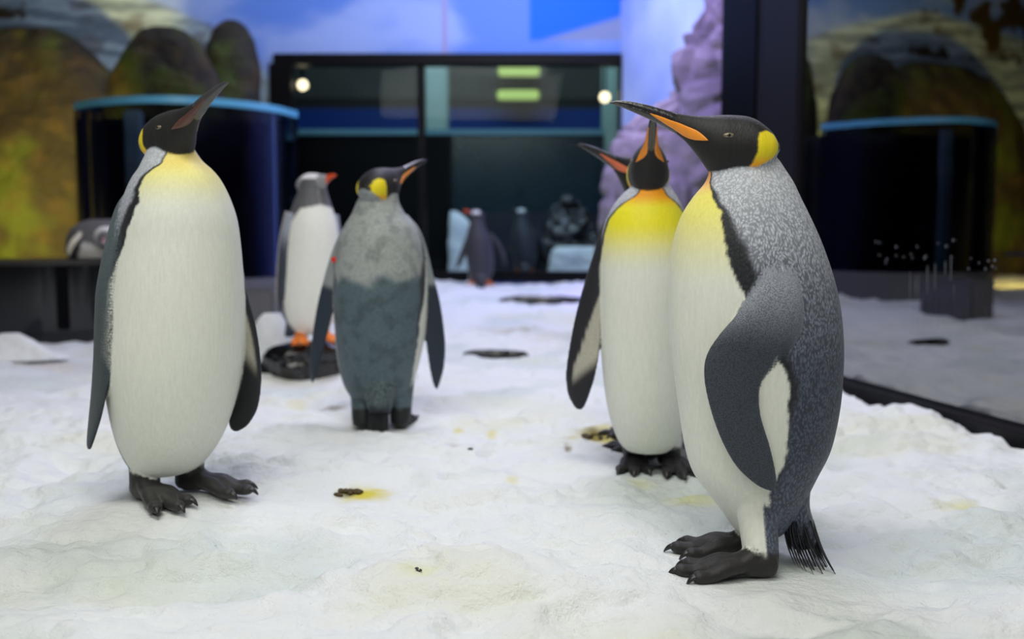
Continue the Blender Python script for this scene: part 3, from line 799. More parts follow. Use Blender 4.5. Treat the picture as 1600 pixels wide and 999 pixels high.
def penguin(name, label, sp):
    Y0 = sp['Y']; mp = sp.get('map', lambda x, y: (x, y)); P_ = lambda x, y, d=0.0: at(*mp(x, y), Y0 + d)
    parts = []
    gz = sp.get('gz', 0.0)
    # torso
    tab = []
    for row in sp['torso']:
        py, xl, xr, dr, dd = (list(row) + [sp.get('dr', .95), 0.0][len(row)-3:])[:5]
        a = P_(xl, py, dd); b = P_(xr, py, dd)
        tab.append((( a[0]+b[0])/2, Y0 + dd, a[2], (b[0]-a[0])/2, (b[0]-a[0])/2*dr))
    nr, ns = sp.get('res', (190, 180))
    R = hermite(tab, nr)
    th = np.linspace(0, 2*np.pi, ns, endpoint=False)
    ct, st = np.cos(th), np.sin(th)
    V = np.stack([R[:, 0:1] + R[:, 3:4]*ct, R[:, 1:2] + R[:, 4:5]*st, np.repeat(R[:, 2:3], ns, 1)], -1)
    zc = P_(0, sp['chin_y'])[2]; zb = P_(0, sp['bot_y'])[2]
    t = ((V[..., 2] - zb) / (zc - zb)).ravel()
    ang_ = np.degrees(np.arctan2(st, ct))[None, :].repeat(nr, 0).ravel()
    yw = sp['yaw'] + (sp.get('yaw_top', sp['yaw']) - sp['yaw']) * sstep(.72, 1.0, t)
    phi = np.abs((ang_ - yw + 180) % 360 - 180)
    Vt = V.reshape(-1, 3)
    parts.append((Vt, ring_faces(nr, ns), torso_colors(t, phi, Vt, sp)))
    # flippers
    for fl in sp['flippers']:
        prs = np.array([np.concatenate([P_(r[0], r[1], r[4]), P_(r[2], r[3], r[5]), [r[6]]]) for r in fl['pairs']])
        n = fl.get('n', 120); H = hermite(prs, n); m = 40
        A, B, th_ = H[:, :3], H[:, 3:6], H[:, 6]
        cen = (A + B)/2; half = (B - A)/2
        T = np.gradient(cen, axis=0); nrm = np.cross(T, half); nrm /= np.linalg.norm(nrm, axis=1)[:, None] + 1e-9
        out = np.array(fl['out'], float); sg = np.sign((nrm @ out).sum()); nrm = nrm * (sg if sg else 1)
        for _ in range(8): nrm[1:-1] = (nrm[:-2] + nrm[1:-1] + nrm[2:]) / 3
        nrm /= np.linalg.norm(nrm, axis=1)[:, None]
        an = np.linspace(0, 2*np.pi, m, endpoint=False)
        ca = np.sign(np.cos(an)) * np.abs(np.cos(an)) ** .85; sa = np.sin(an)
        Vf = (cen[:, None, :] + half[:, None, :]*ca[None, :, None] + nrm[:, None, :]*th_[:, None, None]*sa[None, :, None]).reshape(-1, 3)
        s = np.repeat(np.linspace(0, 1, n), m); u = np.tile(ca, n); sd = np.tile(np.where(sa >= -.12, 1, -1), n)
        parts.append((Vf, ring_faces(n, m), flipper_colors(s, u, sd, sp, fl)))
    # head
    h = sp['head']; hs = h.get('s', 1.0) * .01
    cx, cz = math.cos(math.radians(h['yaw'])), math.sin(math.radians(h['yaw']))
    Rm = Matrix.Rotation(math.radians(h['yaw']), 3, 'Z') @ Matrix.Rotation(-math.radians(h['pitch']), 3, 'Y') @ Matrix.Rotation(math.radians(h.get('roll', 0)), 3, 'X')
    Rn = np.array(Rm); ho = P_(*h['c'], h.get('d', 0.0))
    bl = h.get('bill', 1.0)
    def hw(x, y, z):                                           # head coordinates (cm) to the world
        x = np.asarray(x, float); x2 = np.where(x > 7.3, 7.3 + (x - 7.3)*bl, x)
        z = np.asarray(z, float)
        if bl < 1: z = z - np.where(x > 7.3, (x - 7.3) * .16, 0)
        return ho + (np.stack([x2, np.asarray(y, float), z], -1) * hs) @ Rn.T
    hx = np.linspace(-9.8, 11.4, 90); tp, bt, wd = smooth_prof(hx)
    an = np.linspace(0, 2*np.pi, 96, endpoint=False)
    yy = wd[:, None]*np.cos(an); zz = (tp+bt)[:, None]/2 + (tp-bt)[:, None]/2*np.sin(an)
    xx = np.repeat(hx[:, None], 96, 1)
    hc = head_colors(xx.ravel(), yy.ravel(), zz.ravel(), sp)
    parts.append((hw(xx.ravel(), yy.ravel(), zz.ravel()), ring_faces(90, 96), hc))
    # feet
    claws = []; feet_c = LC(*sp.get('feet_col', (40, 38, 38)))
    base = np.array([R[nr//2, 0], Y0, gz])
    for ft in sp['feet']:
        g = on_ground(*mp(*ft['px']), gz) if 'px' in ft else np.array(ft['pos'])
        lt = P_(*ft['top'], ft.get('td', 0.0)) if 'top' in ft else g + np.array([0, 0, .12])
        def legcol(V, a0):
            an_ = np.degrees(np.arctan2(V[:, 1] - a0[1], V[:, 0] - a0[0])); ph = np.abs((an_ - sp['yaw'] + 180) % 360 - 180)
            return torso_colors(np.full(len(V), .08), ph - sp.get('legdp', 14), V, sp)
        pt, cl = foot_parts(g, math.radians(ft['yaw']), sp.get('fs', 1.0), lt, ft.get('r', .032), feet_c, legcol, sp.get('legh', .065))
        parts += pt; claws += cl
    # tail root
    if 'tail' in sp:
        tl = sp['tail']; prs = np.array([np.concatenate([P_(r[0], r[1], r[4]), P_(r[2], r[3], r[4]), [r[5]]]) for r in tl['pairs']])
        H = hermite(prs, 40); m = 40; an = np.linspace(0, 2*np.pi, m, endpoint=False)
        cen = (H[:, :3] + H[:, 3:6])/2; half = (H[:, 3:6] - H[:, :3])/2; T = np.gradient(cen, axis=0)
        nrm = np.cross(T, half); nrm /= np.linalg.norm(nrm, axis=1)[:, None]
        Vf = (cen[:, None] + half[:, None]*np.cos(an)[None, :, None] + nrm[:, None]*H[:, 6][:, None, None]*np.sin(an)[None, :, None]).reshape(-1, 3)
        s = np.repeat(np.linspace(0, 1, 40), m)
        tc = mixc(np.tile(LC(*tl.get('col', (84, 90, 106))), (len(s), 1)), LC(40, 44, 52), sstep(.55, 1, s))
        parts.append((Vf, ring_faces(40, m), np.hstack([tc, np.full((len(s), 1), .8)])))
    me, co, col = remesh_body(parts, sp.get('voxel', .0035), sp.get('smooth', 5))
    set_col(me, col); me.materials.clear(); me.materials.append(M_FEATHER)
    me.polygons.foreach_set('use_smooth', [True] * len(me.polygons))
    me.transform(Matrix.Translation(-Vector(base)))
    root = obj(name, None, None, base); tag(root, label, 'penguin', sp.get('group'))
    obj('body', me, root)
    # bill
    bx = np.concatenate([np.linspace(8.6, 22.8, 44), np.linspace(22.9, 24.0, 10)]); tp, bt, wd = smooth_prof(np.minimum(bx, 23.8))
    k = np.interp(bx, [8.6, 10.6, 11.8, 24], [.93, .99, 1.05, 1.0])
    end = np.interp(bx, [22.8, 23.6, 24], [1, .65, .12])
    an = np.linspace(0, 2*np.pi, 28, endpoint=False)
    yy = (wd*k*end)[:, None]*np.cos(an); zz = (tp+bt)[:, None]/2 + ((tp-bt)/2*k*end)[:, None]*np.sin(an)
    # mouth line: a shallow groove along each side
    groove = np.exp(-((np.sin(an) - .0)/.16)**2)[None, :]; yy = yy * (1 - .22*groove)
    Vb = hw(np.repeat(bx[:, None], 28, 1).ravel(), yy.ravel(), zz.ravel()) - base
    bme = new_mesh('bill', Vb, ring_faces(len(bx), 28), sp.get('bill_mat', M_BILL)); fix_normals(bme)
    bill = obj('bill', bme, root)
    if 'plate' in sp:
        cl_ = np.array([(4.9, 0.0, .05), (6.0, .55, .55), (7.3, 1.15, .95), (8.8, 1.85, .98), (10.5, 2.8, .80), (12.3, 3.65, .58), (14.2, 4.6, .36), (16.0, 5.45, .06)])
        Hc = hermite(cl_, 40)
        for sg in (1, -1):
            Vp = []; m = 9
            for lay in (1, 0):
                for (x, z, hh) in Hc:
                    for j in range(m):
                        q = -1 + 2*j/(m-1); zq = z + q*hh*.9; xq = x - q*hh*.35
                        tq, bq, wq = smooth_prof([xq]); zc_ = (tq[0]+bq[0])/2; hq = (tq[0]-bq[0])/2
                        kk = np.interp(xq, [10.6, 11.8], [1, 1.05])
                        y = wq[0]*kk*math.sqrt(max(.02, 1 - min(1, abs((zq-zc_)/hq))**2))
                        gr = math.exp(-(((zq-zc_)/hq)/.16)**2); 
                        y += (.16*(1 - .6*q*q) + .03 if lay else -.25)
                        Vp.append((xq, sg*y, zq))
            Vp = np.array(Vp); Wp = hw(Vp[:, 0], Vp[:, 1], Vp[:, 2]) - base; N_ = 40*m
            f = []
            for i in range(39):
                for j in range(m-1):
                    q = (i*m+j, i*m+j+1, (i+1)*m+j+1, (i+1)*m+j); f.append(q); f.append(tuple(N_ + v for v in q[::-1]))
                f.append((i*m, (i+1)*m, N_+(i+1)*m, N_+i*m)); f.append((i*m+m-1, N_+i*m+m-1, N_+(i+1)*m+m-1, (i+1)*m+m-1))
            f.append(tuple([j for j in range(m)] + [N_ + j for j in range(m-1, -1, -1)]))
            f.append(tuple([39*m + j for j in range(m)] + [N_ + 39*m + j for j in range(m-1, -1, -1)]))
            pm = new_mesh('bill_plate', Wp, f, sp['plate']); fix_normals(pm); po = obj('bill_plate', pm, bill); po['label'] = 'orange bill plate'
    # eyes
    for sg in (1, -1):
        ex, ez = 1.1, .9
        tq, bq, wq = smooth_prof([ex]); zc_ = (tq[0]+bq[0])/2; hq = (tq[0]-bq[0])/2
        y = wq[0]*math.sqrt(1 - ((ez-zc_)/hq)**2)
        bm = bmesh.new(); bmesh.ops.create_uvsphere(bm, u_segments=20, v_segments=12, radius=1.0)
        for v in bm.verts: v.co = Vector((v.co.x*1.12, v.co.y*.5, v.co.z*.55))
        Ve = np.array([v.co for v in bm.verts]); fe = [tuple(v.index for v in f.verts) for f in bm.faces]; bm.free()
        eme = new_mesh('eye', hw(ex + Ve[:, 0], sg*(y - .22) + Ve[:, 1], ez + Ve[:, 2]) - base, fe, M_EYE); fix_normals(eme)
        eo = obj('eye', eme, root)
        pme = new_mesh('pupil', hw(ex + Ve[:, 0]*.32, sg*(y + .16) + Ve[:, 1]*.36, ez + Ve[:, 2]*.62) - base, fe, M_PUPIL); fix_normals(pme)
        obj('pupil', pme, eo)
    # claws
    cm = sp.get('claw_mat', M_CLAW)
    for a, b, s in claws:
        pts = [a + (b-a)*q + np.array([0, 0, .006*s*math.sin(q*math.pi)]) for q in np.linspace(0, 1, 8)]
        V, f = tube(pts, np.interp(np.linspace(0, 1, 8), [0, .3, .8, 1], [.0095, .0085, .0045, .0015]) * s, 10, .75)
        cme = new_mesh('claw', V - base, f, cm); fix_normals(cme); obj('claw', cme, root)
    # tail feathers
    if 'tail' in sp:
        for (x0, y0, x1, y1, d0, d1, wd_) in sp['tail'].get('feathers', []):
            a = P_(x0, y0, d0); b = P_(x1, y1, d1); n = 9; T = (b-a)/np.linalg.norm(b-a)
            sd = np.array(sp['tail'].get('flat', (1, 0, 0)), float); sd -= T*(sd@T); sd /= np.linalg.norm(sd); up = np.cross(sd, T)
            V = []
            for q in np.linspace(0, 1, n):
                w = wd_ * np.interp(q, [0, .25, .75, 1], [.7, 1, .6, .05]); c0 = a + (b-a)*q + up*.006*math.sin(q*math.pi)
                for ca_, sa_ in ((1, 0), (0, .28), (-1, 0), (0, -.28)): V.append(c0 + sd*w*ca_ + up*w*sa_)
            fme = new_mesh('tail_feather', np.array(V) - base, ring_faces(n, 4), M_TAILF); fix_normals(fme); obj('tail_feather', fme, root)
    if 'tag' in sp:
        p = P_(*sp['tag'][:2], sp['tag'][2]) - base
        bm = bmesh.new(); bmesh.ops.create_cone(bm, segments=20, radius1=.011, radius2=.009, depth=.012, cap_ends=True)
        bmesh.ops.bevel(bm, geom=bm.edges[:], offset=.002, segments=2, affect='EDGES')
        bmesh.ops.rotate(bm, verts=bm.verts, matrix=Matrix.Rotation(math.pi/2, 3, 'X'))
        bmesh.ops.translate(bm, verts=bm.verts, vec=Vector(p)); tm = bpy.data.meshes.new('flipper_tag'); bm.to_mesh(tm); bm.free(); tm.materials.append(M_RED)
        to = obj('flipper_tag', tm, root); to['label'] = 'round red tag on the flipper'
    return root

KG = 'king penguins on the snow'
# --- the profile penguin in front
D_TORSO = [(238, 1128, 1205, .42), (250, 1118, 1217, .46), (264, 1110, 1226, .54), (285, 1102, 1239, .66), (310, 1082, 1250, .76), (340, 1064, 1264, .82), (380, 1052, 1281, .84),
           (430, 1045, 1298, .84), (480, 1044, 1309, .84), (540, 1047, 1314, .84), (600, 1056, 1312, .84), (650, 1063, 1306, .84), (700, 1071, 1294, .85), (740, 1084, 1274, .92),
           (775, 1110, 1256, 1.05), (803, 1131, 1240, 1.2), (822, 1144, 1226, 1.4), (834, 1156, 1212, 1.4)]
D_FLIP = [(1182, 385, 1232, 388, -.085, -.085, .022), (1176, 420, 1246, 424, -.115, -.105, .022), (1170, 455, 1253, 460, -.130, -.120, .021), (1152, 490, 1254, 500, -.142, -.128, .019), (1124, 523, 1243, 538, -.150, -.132, .017),
          (1104, 555, 1213, 568, -.154, -.138, .015), (1100, 590, 1188, 598, -.156, -.142, .013), (1110, 640, 1188, 646, -.156, -.142, .012), (1128, 690, 1202, 694, -.152, -.138, .011), (1152, 731, 1211, 733, -.144, -.132, .010),
          (1182, 758, 1213, 756, -.136, -.130, .008), (1204, 768, 1211, 766, -.130, -.128, .004)]
D_FLIP2 = [(a, b, c, d, -e, -f, g) for a, b, c, d, e, f, g in D_FLIP]
def d_tail():
    fs = []
    tips = [(1243, 884), (1249, 888), (1255, 893), (1261, 896), (1267, 898), (1273, 901), (1279, 904), (1286, 906), (1292, 908), (1299, 909), (1305, 909), (1312, 907), (1309, 902)]
    for i, (x, y) in enumerate(tips):
        q = i / (len(tips)-1)
        fs.append((1226 + 44*q, 812 + 6*math.sin(q*3), x, y, -.02 + .03*math.sin(i*2.1), -.085 + .02*math.sin(i*2.1), .0085))
    for i in range(9):
        q = i/8; fs.append((1228 + 42*q, 815, 1240 + 56*q, 868 + 22*q, -.02 + .03*math.cos(i*1.7), -.06 + .03*math.cos(i*1.7), .0085))
    return fs
SP_D = dict(species='king', Y=2.0, torso=D_TORSO, yaw=180, chin_y=280, bot_y=852, voxel=.0028, smooth=4, res=(230, 230), group=KG,
    head=dict(c=(1140, 222), yaw=180, pitch=0, s=1.0), flippers=[dict(pairs=D_FLIP, out=(0, -1, 0), spk=.6, n=150, d0=.12, d1=.42), dict(pairs=D_FLIP2, out=(0, 1, 0), spk=.5)],
    feet=[dict(px=(1184, 903), yaw=181, top=(1180, 770), td=-.055, r=.034), dict(px=(1172, 870), yaw=174, top=(1180, 770), td=.05, r=.034)], fs=1.06, legh=.052, dpw=-8, yel=.8, y0=.70, y1=.95,
    tail=dict(pairs=[(1196, 745, 1264, 750, 0, .07), (1212, 785, 1262, 785, 0, .06), (1220, 815, 1270, 815, 0, .05), (1228, 842, 1277, 840, 0, .038), (1240, 858, 1276, 852, 0, .02)], feathers=d_tail(), flat=(.2, 1, 0)),
    plate=M_PLATE)
penguin('king_penguin', 'king penguin in profile with bent grey flipper and black tail resting on snow', SP_D)

# --- the hidden one, only its bill shows beside the frontal penguin's head
def emap(x, y): return 998 + (x - 1140)*.636, 273 + (y - 222)*.636
SP_E = dict(SP_D, Y=3.12, map=emap, voxel=.006, smooth=3, res=(120, 120), plate=M_PLATE_PINK, head=dict(c=(1140, 222), yaw=212, pitch=1, s=1.0))
penguin('king_penguin', 'king penguin hidden behind two others, only its pink-striped bill showing', SP_E)

# --- the upright one on the left
SP_A = dict(species='king', Y=2.38, gz=GA, yaw=-53, chin_y=252, bot_y=745, voxel=.0032, smooth=5, res=(210, 210), dr=.98, group=KG, yel=.75, y0=.84, y1=1.0, ora=.25, yaw_top=-42, pwtop=24, spkb=.55, legh=.07,
    hood=(26, 25, 25), chin=(40, 40, 30), fl_top=(86, 98, 102), fl_dark=(58, 68, 72), dpw=-2,
    torso=[(222, 240, 296, .9), (238, 231, 306, .9), (252, 224, 316, .9), (264, 219, 329, .95), (280, 209, 342, .98), (305, 199, 355), (340, 190, 367), (380, 186, 373), (430, 177, 377), (480, 171, 379), (540, 167, 378), (590, 169, 373),
           (640, 176, 362), (680, 185, 347), (708, 195, 330), (727, 206, 313), (738, 222, 292, 1.1)],
    flippers=[dict(pairs=[(214, 285, 236, 300, .0, -.04, .012), (190, 318, 220, 328, -.02, -.07, .022), (176, 350, 212, 360, -.03, -.09, .020), (163, 400, 200, 405, -.04, -.10, .018), (152, 455, 188, 462, -.05, -.11, .015), (149, 510, 180, 515, -.05, -.12, .012), (147, 560, 175, 565, -.05, -.12, .010),
                          (144, 610, 166, 612, -.05, -.12, .009), (140, 655, 156, 655, -.05, -.11, .008), (137, 690, 145, 690, -.06, -.09, .006), (138, 703, 141, 703, -.07, -.08, .003)], out=(-1, -.3, 0), spk=.35, d0=.2, d1=.6),
              dict(pairs=[(325, 330, 348, 335, .05, .03, .012), (335, 355, 362, 365, .06, .05, .018), (345, 400, 376, 412, .07, .05, .018), (356, 450, 386, 460, .08, .05, .014), (363, 505, 399, 508, .08, .05, .012), (364, 560, 407, 560, .08, .05, .011), (361, 610, 408, 605, .08, .05, .010),
                          (357, 648, 402, 640, .08, .05, .008), (359, 668, 388, 664, .08, .06, .006), (366, 675, 374, 674, .08, .07, .003)], out=(.5, 1, 0), spk=.3, us=1, tip=.53, thr=[.3, .6, .72, .8])],
    head=dict(c=(270, 209), yaw=-40, pitch=5, s=1.0, d=-.01),
    feet=[dict(px=(226, 782), yaw=-42, top=(226, 700), td=-.02, r=.031), dict(px=(300, 768), yaw=-16, top=(298, 690), td=.03, r=.033)], fs=1.1, feet_col=(48, 47, 46),
    tail=dict(pairs=[(222, 690, 262, 690, .08, .04), (220, 725, 256, 725, .12, .03), (222, 750, 250, 750, .15, .02)], feathers=[(226 + 4*i, 735, 222 + 5*i, 772, .13, .18, .006) for i in range(6)], flat=(1, 0, 0)),
    plate=M_PLATE_DULL, bill_mat=M_BILL_PALE)
penguin('king_penguin', 'tall king penguin with pale belly to us and bill raised, beside the black ledge', SP_A)

# --- the one seen from behind
SP_B = dict(species='king', Y=3.38, yaw=86, chin_y=318, bot_y=655, voxel=.0042, smooth=4, res=(150, 150), dr=.92, group=KG,
    tone=((158, 163, 160), (84, 101, 108)), nape=(150, 155, 156), fl_top=(142, 148, 148), fl_dark=(40, 50, 62), dpw=5, hood=(16, 16, 16), legh=.075, legdp=-40,
    torso=[(296, 572, 616, .8), (306, 563, 622, .9), (318, 557, 624, 1.0), (336, 549, 634, .95), (352, 539, 647), (372, 531, 657), (400, 526, 663), (435, 523, 666), (475, 522, 667), (520, 524, 664), (560, 528, 657),
           (596, 536, 647), (616, 546, 638), (630, 558, 626), (638, 570, 612)],
    flippers=[dict(pairs=[(550, 340, 565, 348, .02, .0, .012), (533, 362, 555, 370, .02, .0, .018), (519, 395, 540, 402, .03, .0, .016), (507, 434, 528, 441, .03, .0, .013), (497, 472, 522, 480, .03, .0, .011), (490, 512, 512, 520, .03, .0, .010), (486, 550, 503, 555, .03, .0, .009),
                          (484, 580, 496, 581, .03, .0, .007), (487, 598, 490, 598, .03, .01, .003)], out=(-.5, -1, 0), spk=.15, d0=.39, d1=.43),
              dict(pairs=[(622, 340, 637, 336, .0, .02, .012), (633, 364, 655, 358, .0, .02, .018), (642, 395, 667, 390, .0, .03, .016), (648, 434, 677, 430, .0, .03, .013), (653, 465, 686, 464, .0, .03, .012), (660, 500, 692, 498, .0, .03, .011), (666, 540, 696, 538, .0, .03, .010),
                          (671, 575, 694, 573, .0, .03, .008), (676, 598, 688, 597, .01, .03, .006), (680, 608, 684, 608, .01, .02, .003)], out=(.5, -1, 0), spk=.15, d0=.36, d1=.40)],
    head=dict(c=(598, 288), yaw=57, pitch=3, s=1.05),
    feet=[dict(px=(567, 672), yaw=92, top=(566, 590), r=.036), dict(px=(626, 670), yaw=86, top=(628, 590), r=.036)], feet_col=(34, 36, 38),
    tail=dict(pairs=[(566, 600, 620, 600, -.08, .04), (572, 630, 614, 630, -.10, .035), (577, 648, 609, 648, -.12, .025)], col=(84, 98, 102), feathers=[(578 + 4*i, 640, 575 + 5*i, 682 + (3 if 1 < i < 5 else -3), -.12, -.15, .010) for i in range(7)], flat=(1, 0, 0)),
    plate=M_PLATE, tag=(522, 406, -.02))
penguin('king_penguin', 'king penguin seen from behind with two-tone grey back and a red flipper tag', SP_B)

# --- the frontal one
C_FL = [(960, 330, 976, 328, .03, .0, .012), (942, 356, 964, 350, .03, .0, .018), (928, 400, 953, 395, .03, -.01, .016), (913, 445, 942, 448, .03, -.02, .013), (899, 495, 938, 498, .03, -.02, .011), (889, 545, 937, 548, .03, -.02, .010), (884, 585, 930, 588, .03, -.02, .009),
        (887, 615, 921, 617, .03, -.01, .008), (896, 634, 914, 634, .02, .0, .006), (903, 641, 908, 641, .01, .0, .003)]
SP_C = dict(species='king', Y=2.74, yaw=-90, chin_y=305, bot_y=708, voxel=.0036, smooth=5, res=(180, 180), dr=.96, group=KG, y0=.70, y1=.90, dpw=6,
    fl_dark=(40, 42, 50), chin=(196, 130, 14), patch_dx=1.6,
    torso=[(282, 994, 1040, .9), (292, 986, 1046, .95), (302, 974, 1054, 1.0), (316, 962, 1062), (335, 951, 1069), (360, 943, 1076), (400, 938, 1082), (450, 936, 1084), (500, 937, 1084), (560, 940, 1082), (610, 945, 1078),
           (645, 951, 1072), (672, 959, 1064), (692, 968, 1056), (704, 980, 1044)],
    flippers=[dict(pairs=C_FL, out=(-.6, 1, 0), us=-1, spk=.3, tip=.66, thr=[-1.2, -1.0, -.1, .4]), dict(pairs=[(2020 - c, d, 2020 - a, b, f, e, g) for a, b, c, d, e, f, g in C_FL], out=(.6, 1, 0), us=1, spk=.3)],
    head=dict(c=(1014, 260), yaw=-95, pitch=9, s=1.1, d=-.02),
    feet=[dict(px=(992, 726), yaw=-98, top=(992, 650), r=.036), dict(px=(1046, 730), yaw=-84, top=(1042, 650), r=.036)], feet_col=(36, 36, 38),
    tail=dict(pairs=[(990, 650, 1040, 650, .09, .04), (996, 690, 1036, 690, .12, .03), (1002, 712, 1030, 712, .14, .02)], feathers=[(1004 + 4*i, 705, 1002 + 5*i, 728, .13, .17, .007) for i in range(6)]),
    plate=M_PLATE)
penguin('king_penguin', 'king penguin facing us with bright yellow chest and orange throat', SP_C)

# --- gentoo penguins
SP_F = dict(species='gentoo', Y=4.72, gz=at(480, 538, 4.72)[2], yaw=-55, chin_y=305, bot_y=522, voxel=.0055, smooth=3, res=(110, 110), dr=.9, hood=(142, 142, 144), back=(94, 94, 96),
    torso=[(280, 470, 508, .9), (295, 467, 510, .9), (310, 462, 514, .9), (328, 455, 520), (355, 447, 527), (395, 441, 531), (440, 438, 532), (475, 440, 529), (500, 446, 523), (515, 455, 514), (522, 464, 506)],
    flippers=[dict(pairs=[(446, 330, 458, 335, -.05, -.07, .012), (437, 370, 449, 375, -.06, -.09, .010), (432, 420, 446, 425, -.06, -.10, .008), (431, 460, 443, 464, -.06, -.10, .007), (434, 488, 439, 489, -.07, -.09, .003)], out=(-1, -.3, 0), spk=.1, edge=(-1, (206, 200, 190))),
              dict(pairs=[(520, 335, 528, 335, .05, .09, .012), (526, 380, 534, 380, .06, .10, .010), (528, 430, 536, 430, .06, .11, .008), (528, 470, 532, 470, .07, .10, .004)], out=(1, .3, 0), spk=.1)],
    head=dict(c=(490, 287), yaw=-28, pitch=-6, s=.92, bill=.42), bill_mat=M_BILL_ORANGE,
    feet=[dict(px=(471, 534), yaw=-70, top=(473, 500), r=.030), dict(px=(508, 531), yaw=-40, top=(503, 500), r=.030)], fs=.95, feet_col=(226, 118, 22), claw_mat=M_CLAW,
    tail=dict(pairs=[(450, 490, 480, 490, .1, .04), (446, 510, 470, 510, .14, .03), (444, 524, 462, 524, .17, .02)], feathers=[]))
SP_F['feet'][0] = dict(pos=at(470, 537, 4.66), yaw=-80, top=(473, 495), r=.030)
SP_F['feet'][1] = dict(pos=at(507, 535, 4.68), yaw=-40, top=(503, 495), r=.030)
penguin('gentoo_penguin', 'gentoo penguin with white belly and orange feet standing on the wet black rock', SP_F)

HY = 9.6; hz = at(745, 449, HY)[2]
SP_H = dict(species='gentoo', Y=HY, gz=hz, yaw=100, chin_y=352, bot_y=443, voxel=.009, smooth=3, res=(70, 70), dr=.9, hood=(52, 52, 56), back=(54, 54, 58), dpw=-4, fl_top=(50, 50, 54), fl_dark=(44, 44, 48),
    torso=[(335, 736, 754), (345, 735, 756), (358, 731, 760), (375, 728, 767), (395, 728, 771), (415, 730, 772), (430, 733, 769), (440, 739, 762), (444, 744, 757)],
    flippers=[dict(pairs=[(729, 368, 735, 372, 0, 0, .02), (721, 388, 729, 394, 0, 0, .016), (714, 408, 722, 412, 0, 0, .012), (711, 420, 714, 421, 0, 0, .006)], out=(-.5, -1, 0), spk=.1),
              dict(pairs=[(762, 366, 769, 364, 0, 0, .02), (773, 384, 782, 380, 0, 0, .016), (782, 402, 790, 398, 0, 0, .012), (789, 418, 792, 417, 0, 0, .006)], out=(.5, -1, 0), spk=.1)],
    head=dict(c=(744, 336), yaw=165, pitch=0, s=.85, bill=.5), bill_mat=M_BILL_ORANGE,
    feet=[dict(pos=at(738, 449, HY), yaw=100, r=.03), dict(pos=at(762, 448, HY), yaw=80, r=.03)], feet_col=(220, 110, 30),
    tail=dict(pairs=[(740, 430, 762, 430, -.1, .03), (744, 440, 760, 440, -.14, .03), (746, 450, 757, 450, -.17, .02)], col=(50, 50, 54), feathers=[]))
penguin('gentoo_penguin', 'small dark penguin with flippers out standing on the snow before the window', SP_H)
def imap(x, y): return 818 + (x - 748)*.86, 385 + (y - 397)*.86
SP_I = dict(SP_H, Y=11.0, map=imap, gz=at(818, 385 + 52*.86, 11.0)[2], feet=[dict(pos=at(810, 430, 11.0), yaw=100, r=.03), dict(pos=at(830, 430, 11.0), yaw=80, r=.03)], bill_mat=M_BILL)
penguin('gentoo_penguin', 'dim dark penguin behind the window glass beside the snow bank', SP_I)

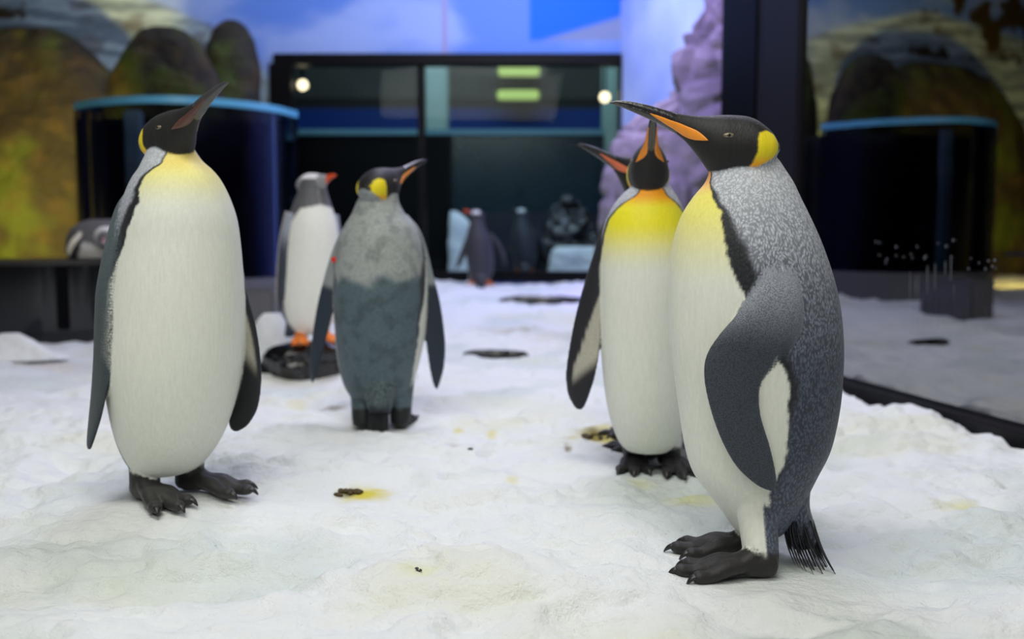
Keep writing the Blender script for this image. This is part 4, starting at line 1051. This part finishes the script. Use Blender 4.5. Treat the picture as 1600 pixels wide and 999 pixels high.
# the resting one on the ledge
GY = 6.2; gz_ = .506
def resting():
    o = obj('resting_penguin', None); p0 = at(170, 410, GY); base = np.array([p0[0], GY, gz_]); o.location = base
    tag(o, 'penguin lying on the black ledge behind the tall king penguin', 'penguin')
    tab = []
    for py, xl, xr in [(343, 140, 175), (350, 124, 200), (362, 111, 225), (380, 105, 240), (398, 104, 245), (413, 108, 240)]:
        a = at(xl, py, GY); b = at(xr, py, GY); tab.append(((a[0]+b[0])/2, GY, a[2], (b[0]-a[0])/2, (b[0]-a[0])/2*.6))
    R = hermite(tab, 70); R[:, 2] = np.interp(R[:, 2], [R[-1, 2], R[0, 2]], [gz_, R[0, 2]]) ; n = 100
    th = np.linspace(0, 2*np.pi, n, endpoint=False)
    V = np.stack([R[:, 0:1] + R[:, 3:4]*np.cos(th), R[:, 1:2] + R[:, 4:5]*np.sin(th), np.repeat(R[:, 2:3], n, 1)], -1).reshape(-1, 3)
    u, v = wall_px2(V)
    c = np.tile(LC(104, 102, 103), (len(V), 1))
    k = sstep(-4, 4, v - np.interp(u, [120, 128, 140, 175, 240], [412, 378, 381, 394, 398])); c = mixc(c, LC(226, 224, 220), k)
    parts = [(V, ring_faces(70, n), np.hstack([c, np.full((len(V), 1), .1)]))]
    prs = np.array([np.concatenate([at(a, b, GY - d), at(c_, d_, GY - d), [.012]]) for a, b, c_, d_, d in [(124, 362, 134, 367, .12), (112, 373, 126, 380, .16), (105, 385, 118, 392, .17), (104, 394, 114, 399, .17), (107, 401, 111, 402, .17)]])
    H = hermite(prs, 40); m = 24; an = np.linspace(0, 2*np.pi, m, endpoint=False); cen = (H[:, :3]+H[:, 3:6])/2; half = (H[:, 3:6]-H[:, :3])/2
    Vf = (cen[:, None] + half[:, None]*np.cos(an)[None, :, None] + np.array([0, -1, 0])*.014*np.sin(an)[None, :, None]).reshape(-1, 3)
    uu = np.tile(np.cos(an), 40); fc = mixc(np.tile(LC(220, 214, 196), (len(Vf), 1)), LC(52, 46, 48), sstep(.2, .5, uu))
    parts.append((Vf, ring_faces(40, m), np.hstack([fc, np.full((len(Vf), 1), .1)])))
    # head tucked low at the chest
    hc = at(166, 369, GY - .24); bm = bmesh.new(); bmesh.ops.create_uvsphere(bm, u_segments=40, v_segments=24, radius=.062)
    Vh = np.array([v.co for v in bm.verts]) * np.array([1.15, 1, .95]); fh = [tuple(v.index for v in f.verts) for f in bm.faces]; bm.free()
    hcol = np.tile(LC(106, 104, 106), (len(Vh), 1)); r = np.hypot(Vh[:, 0] - .01, Vh[:, 2] + .01)
    k = sstep(.042, .047, r) * (Vh[:, 1] < .02); hcol = mixc(hcol, LC(228, 226, 224), k)
    parts.append((Vh + hc, fh, np.hstack([hcol, np.full((len(Vh), 1), .1)])))
    me, co, cl = remesh_body(parts, .007, 3); set_col(me, cl); me.materials.clear(); me.materials.append(M_FEATHER); me.transform(Matrix.Translation(-Vector(base)))
    me.polygons.foreach_set('use_smooth', [True]*len(me.polygons)); obj('body', me, o)
    a = hc + np.array([.0, -.05, -.025]) - base
    V, f = tube([a, a + np.array([.02, -.03, -.008]), a + np.array([.035, -.055, -.02])], [.014, .011, .003], 12)
    b = new_mesh('bill', V, f, plain('pinkish_bill', LC(200, 156, 156), .4, .4)); fix_normals(b); obj('bill', b, o)
def wall_px2(V):
    d = V - np.array([0, 0, HC]); dep = d @ FWD; return 800 + F*d[:, 0]/dep, 499.5 - F*(d @ UP)/dep
resting()

# ------------------------------------------------------------------ droppings and crumbs on the snow
def crumb(name, label, px, py, w, h, mat, n, seed, cat='dropping'):
    p = on_snow(px, py); z = .002 + float(snow_z(np.array([p[0]]), np.array([p[1]]))[0]); rnd = random.Random(seed)
    bm = bmesh.new()
    for i in range(n):
        r = rnd.uniform(.3, .6) * w / max(1, n ** .45)
        mat4 = Matrix.Translation((rnd.uniform(-.5, .5)*w, rnd.uniform(-.5, .5)*h, r*.25)) @ Matrix.Rotation(rnd.uniform(0, 3), 4, 'Z') @ Matrix.Diagonal((1.6, .8, .5, 1))
        bmesh.ops.create_icosphere(bm, subdivisions=2, radius=r, matrix=mat4)
    for v in bm.verts: v.co += noise.noise_vector(v.co * 120) * .0025
    me = bpy.data.meshes.new(name); bm.to_mesh(me); bm.free(); me.materials.append(mat)
    return tag(obj(name, me, None, (p[0], p[1], z)), label, cat)
crumb('dropping', 'brown dropping in a yellow stain on the open snow', 546, 772, .055, .05, M_DROP, 9, 3)
crumb('dropping', 'dark brown dropping beside the feet of the penguin facing us', 925, 684, .06, .06, M_DROP, 12, 5)
crumb('dropping', 'small dark crumb lying alone on the near snow', 652, 892, .014, .012, M_DARKBIT, 4, 8)
crumb('dropping', 'tiny brown dropping on the snow between the two penguin groups', 735, 703, .02, .015, M_DROP, 3, 9)
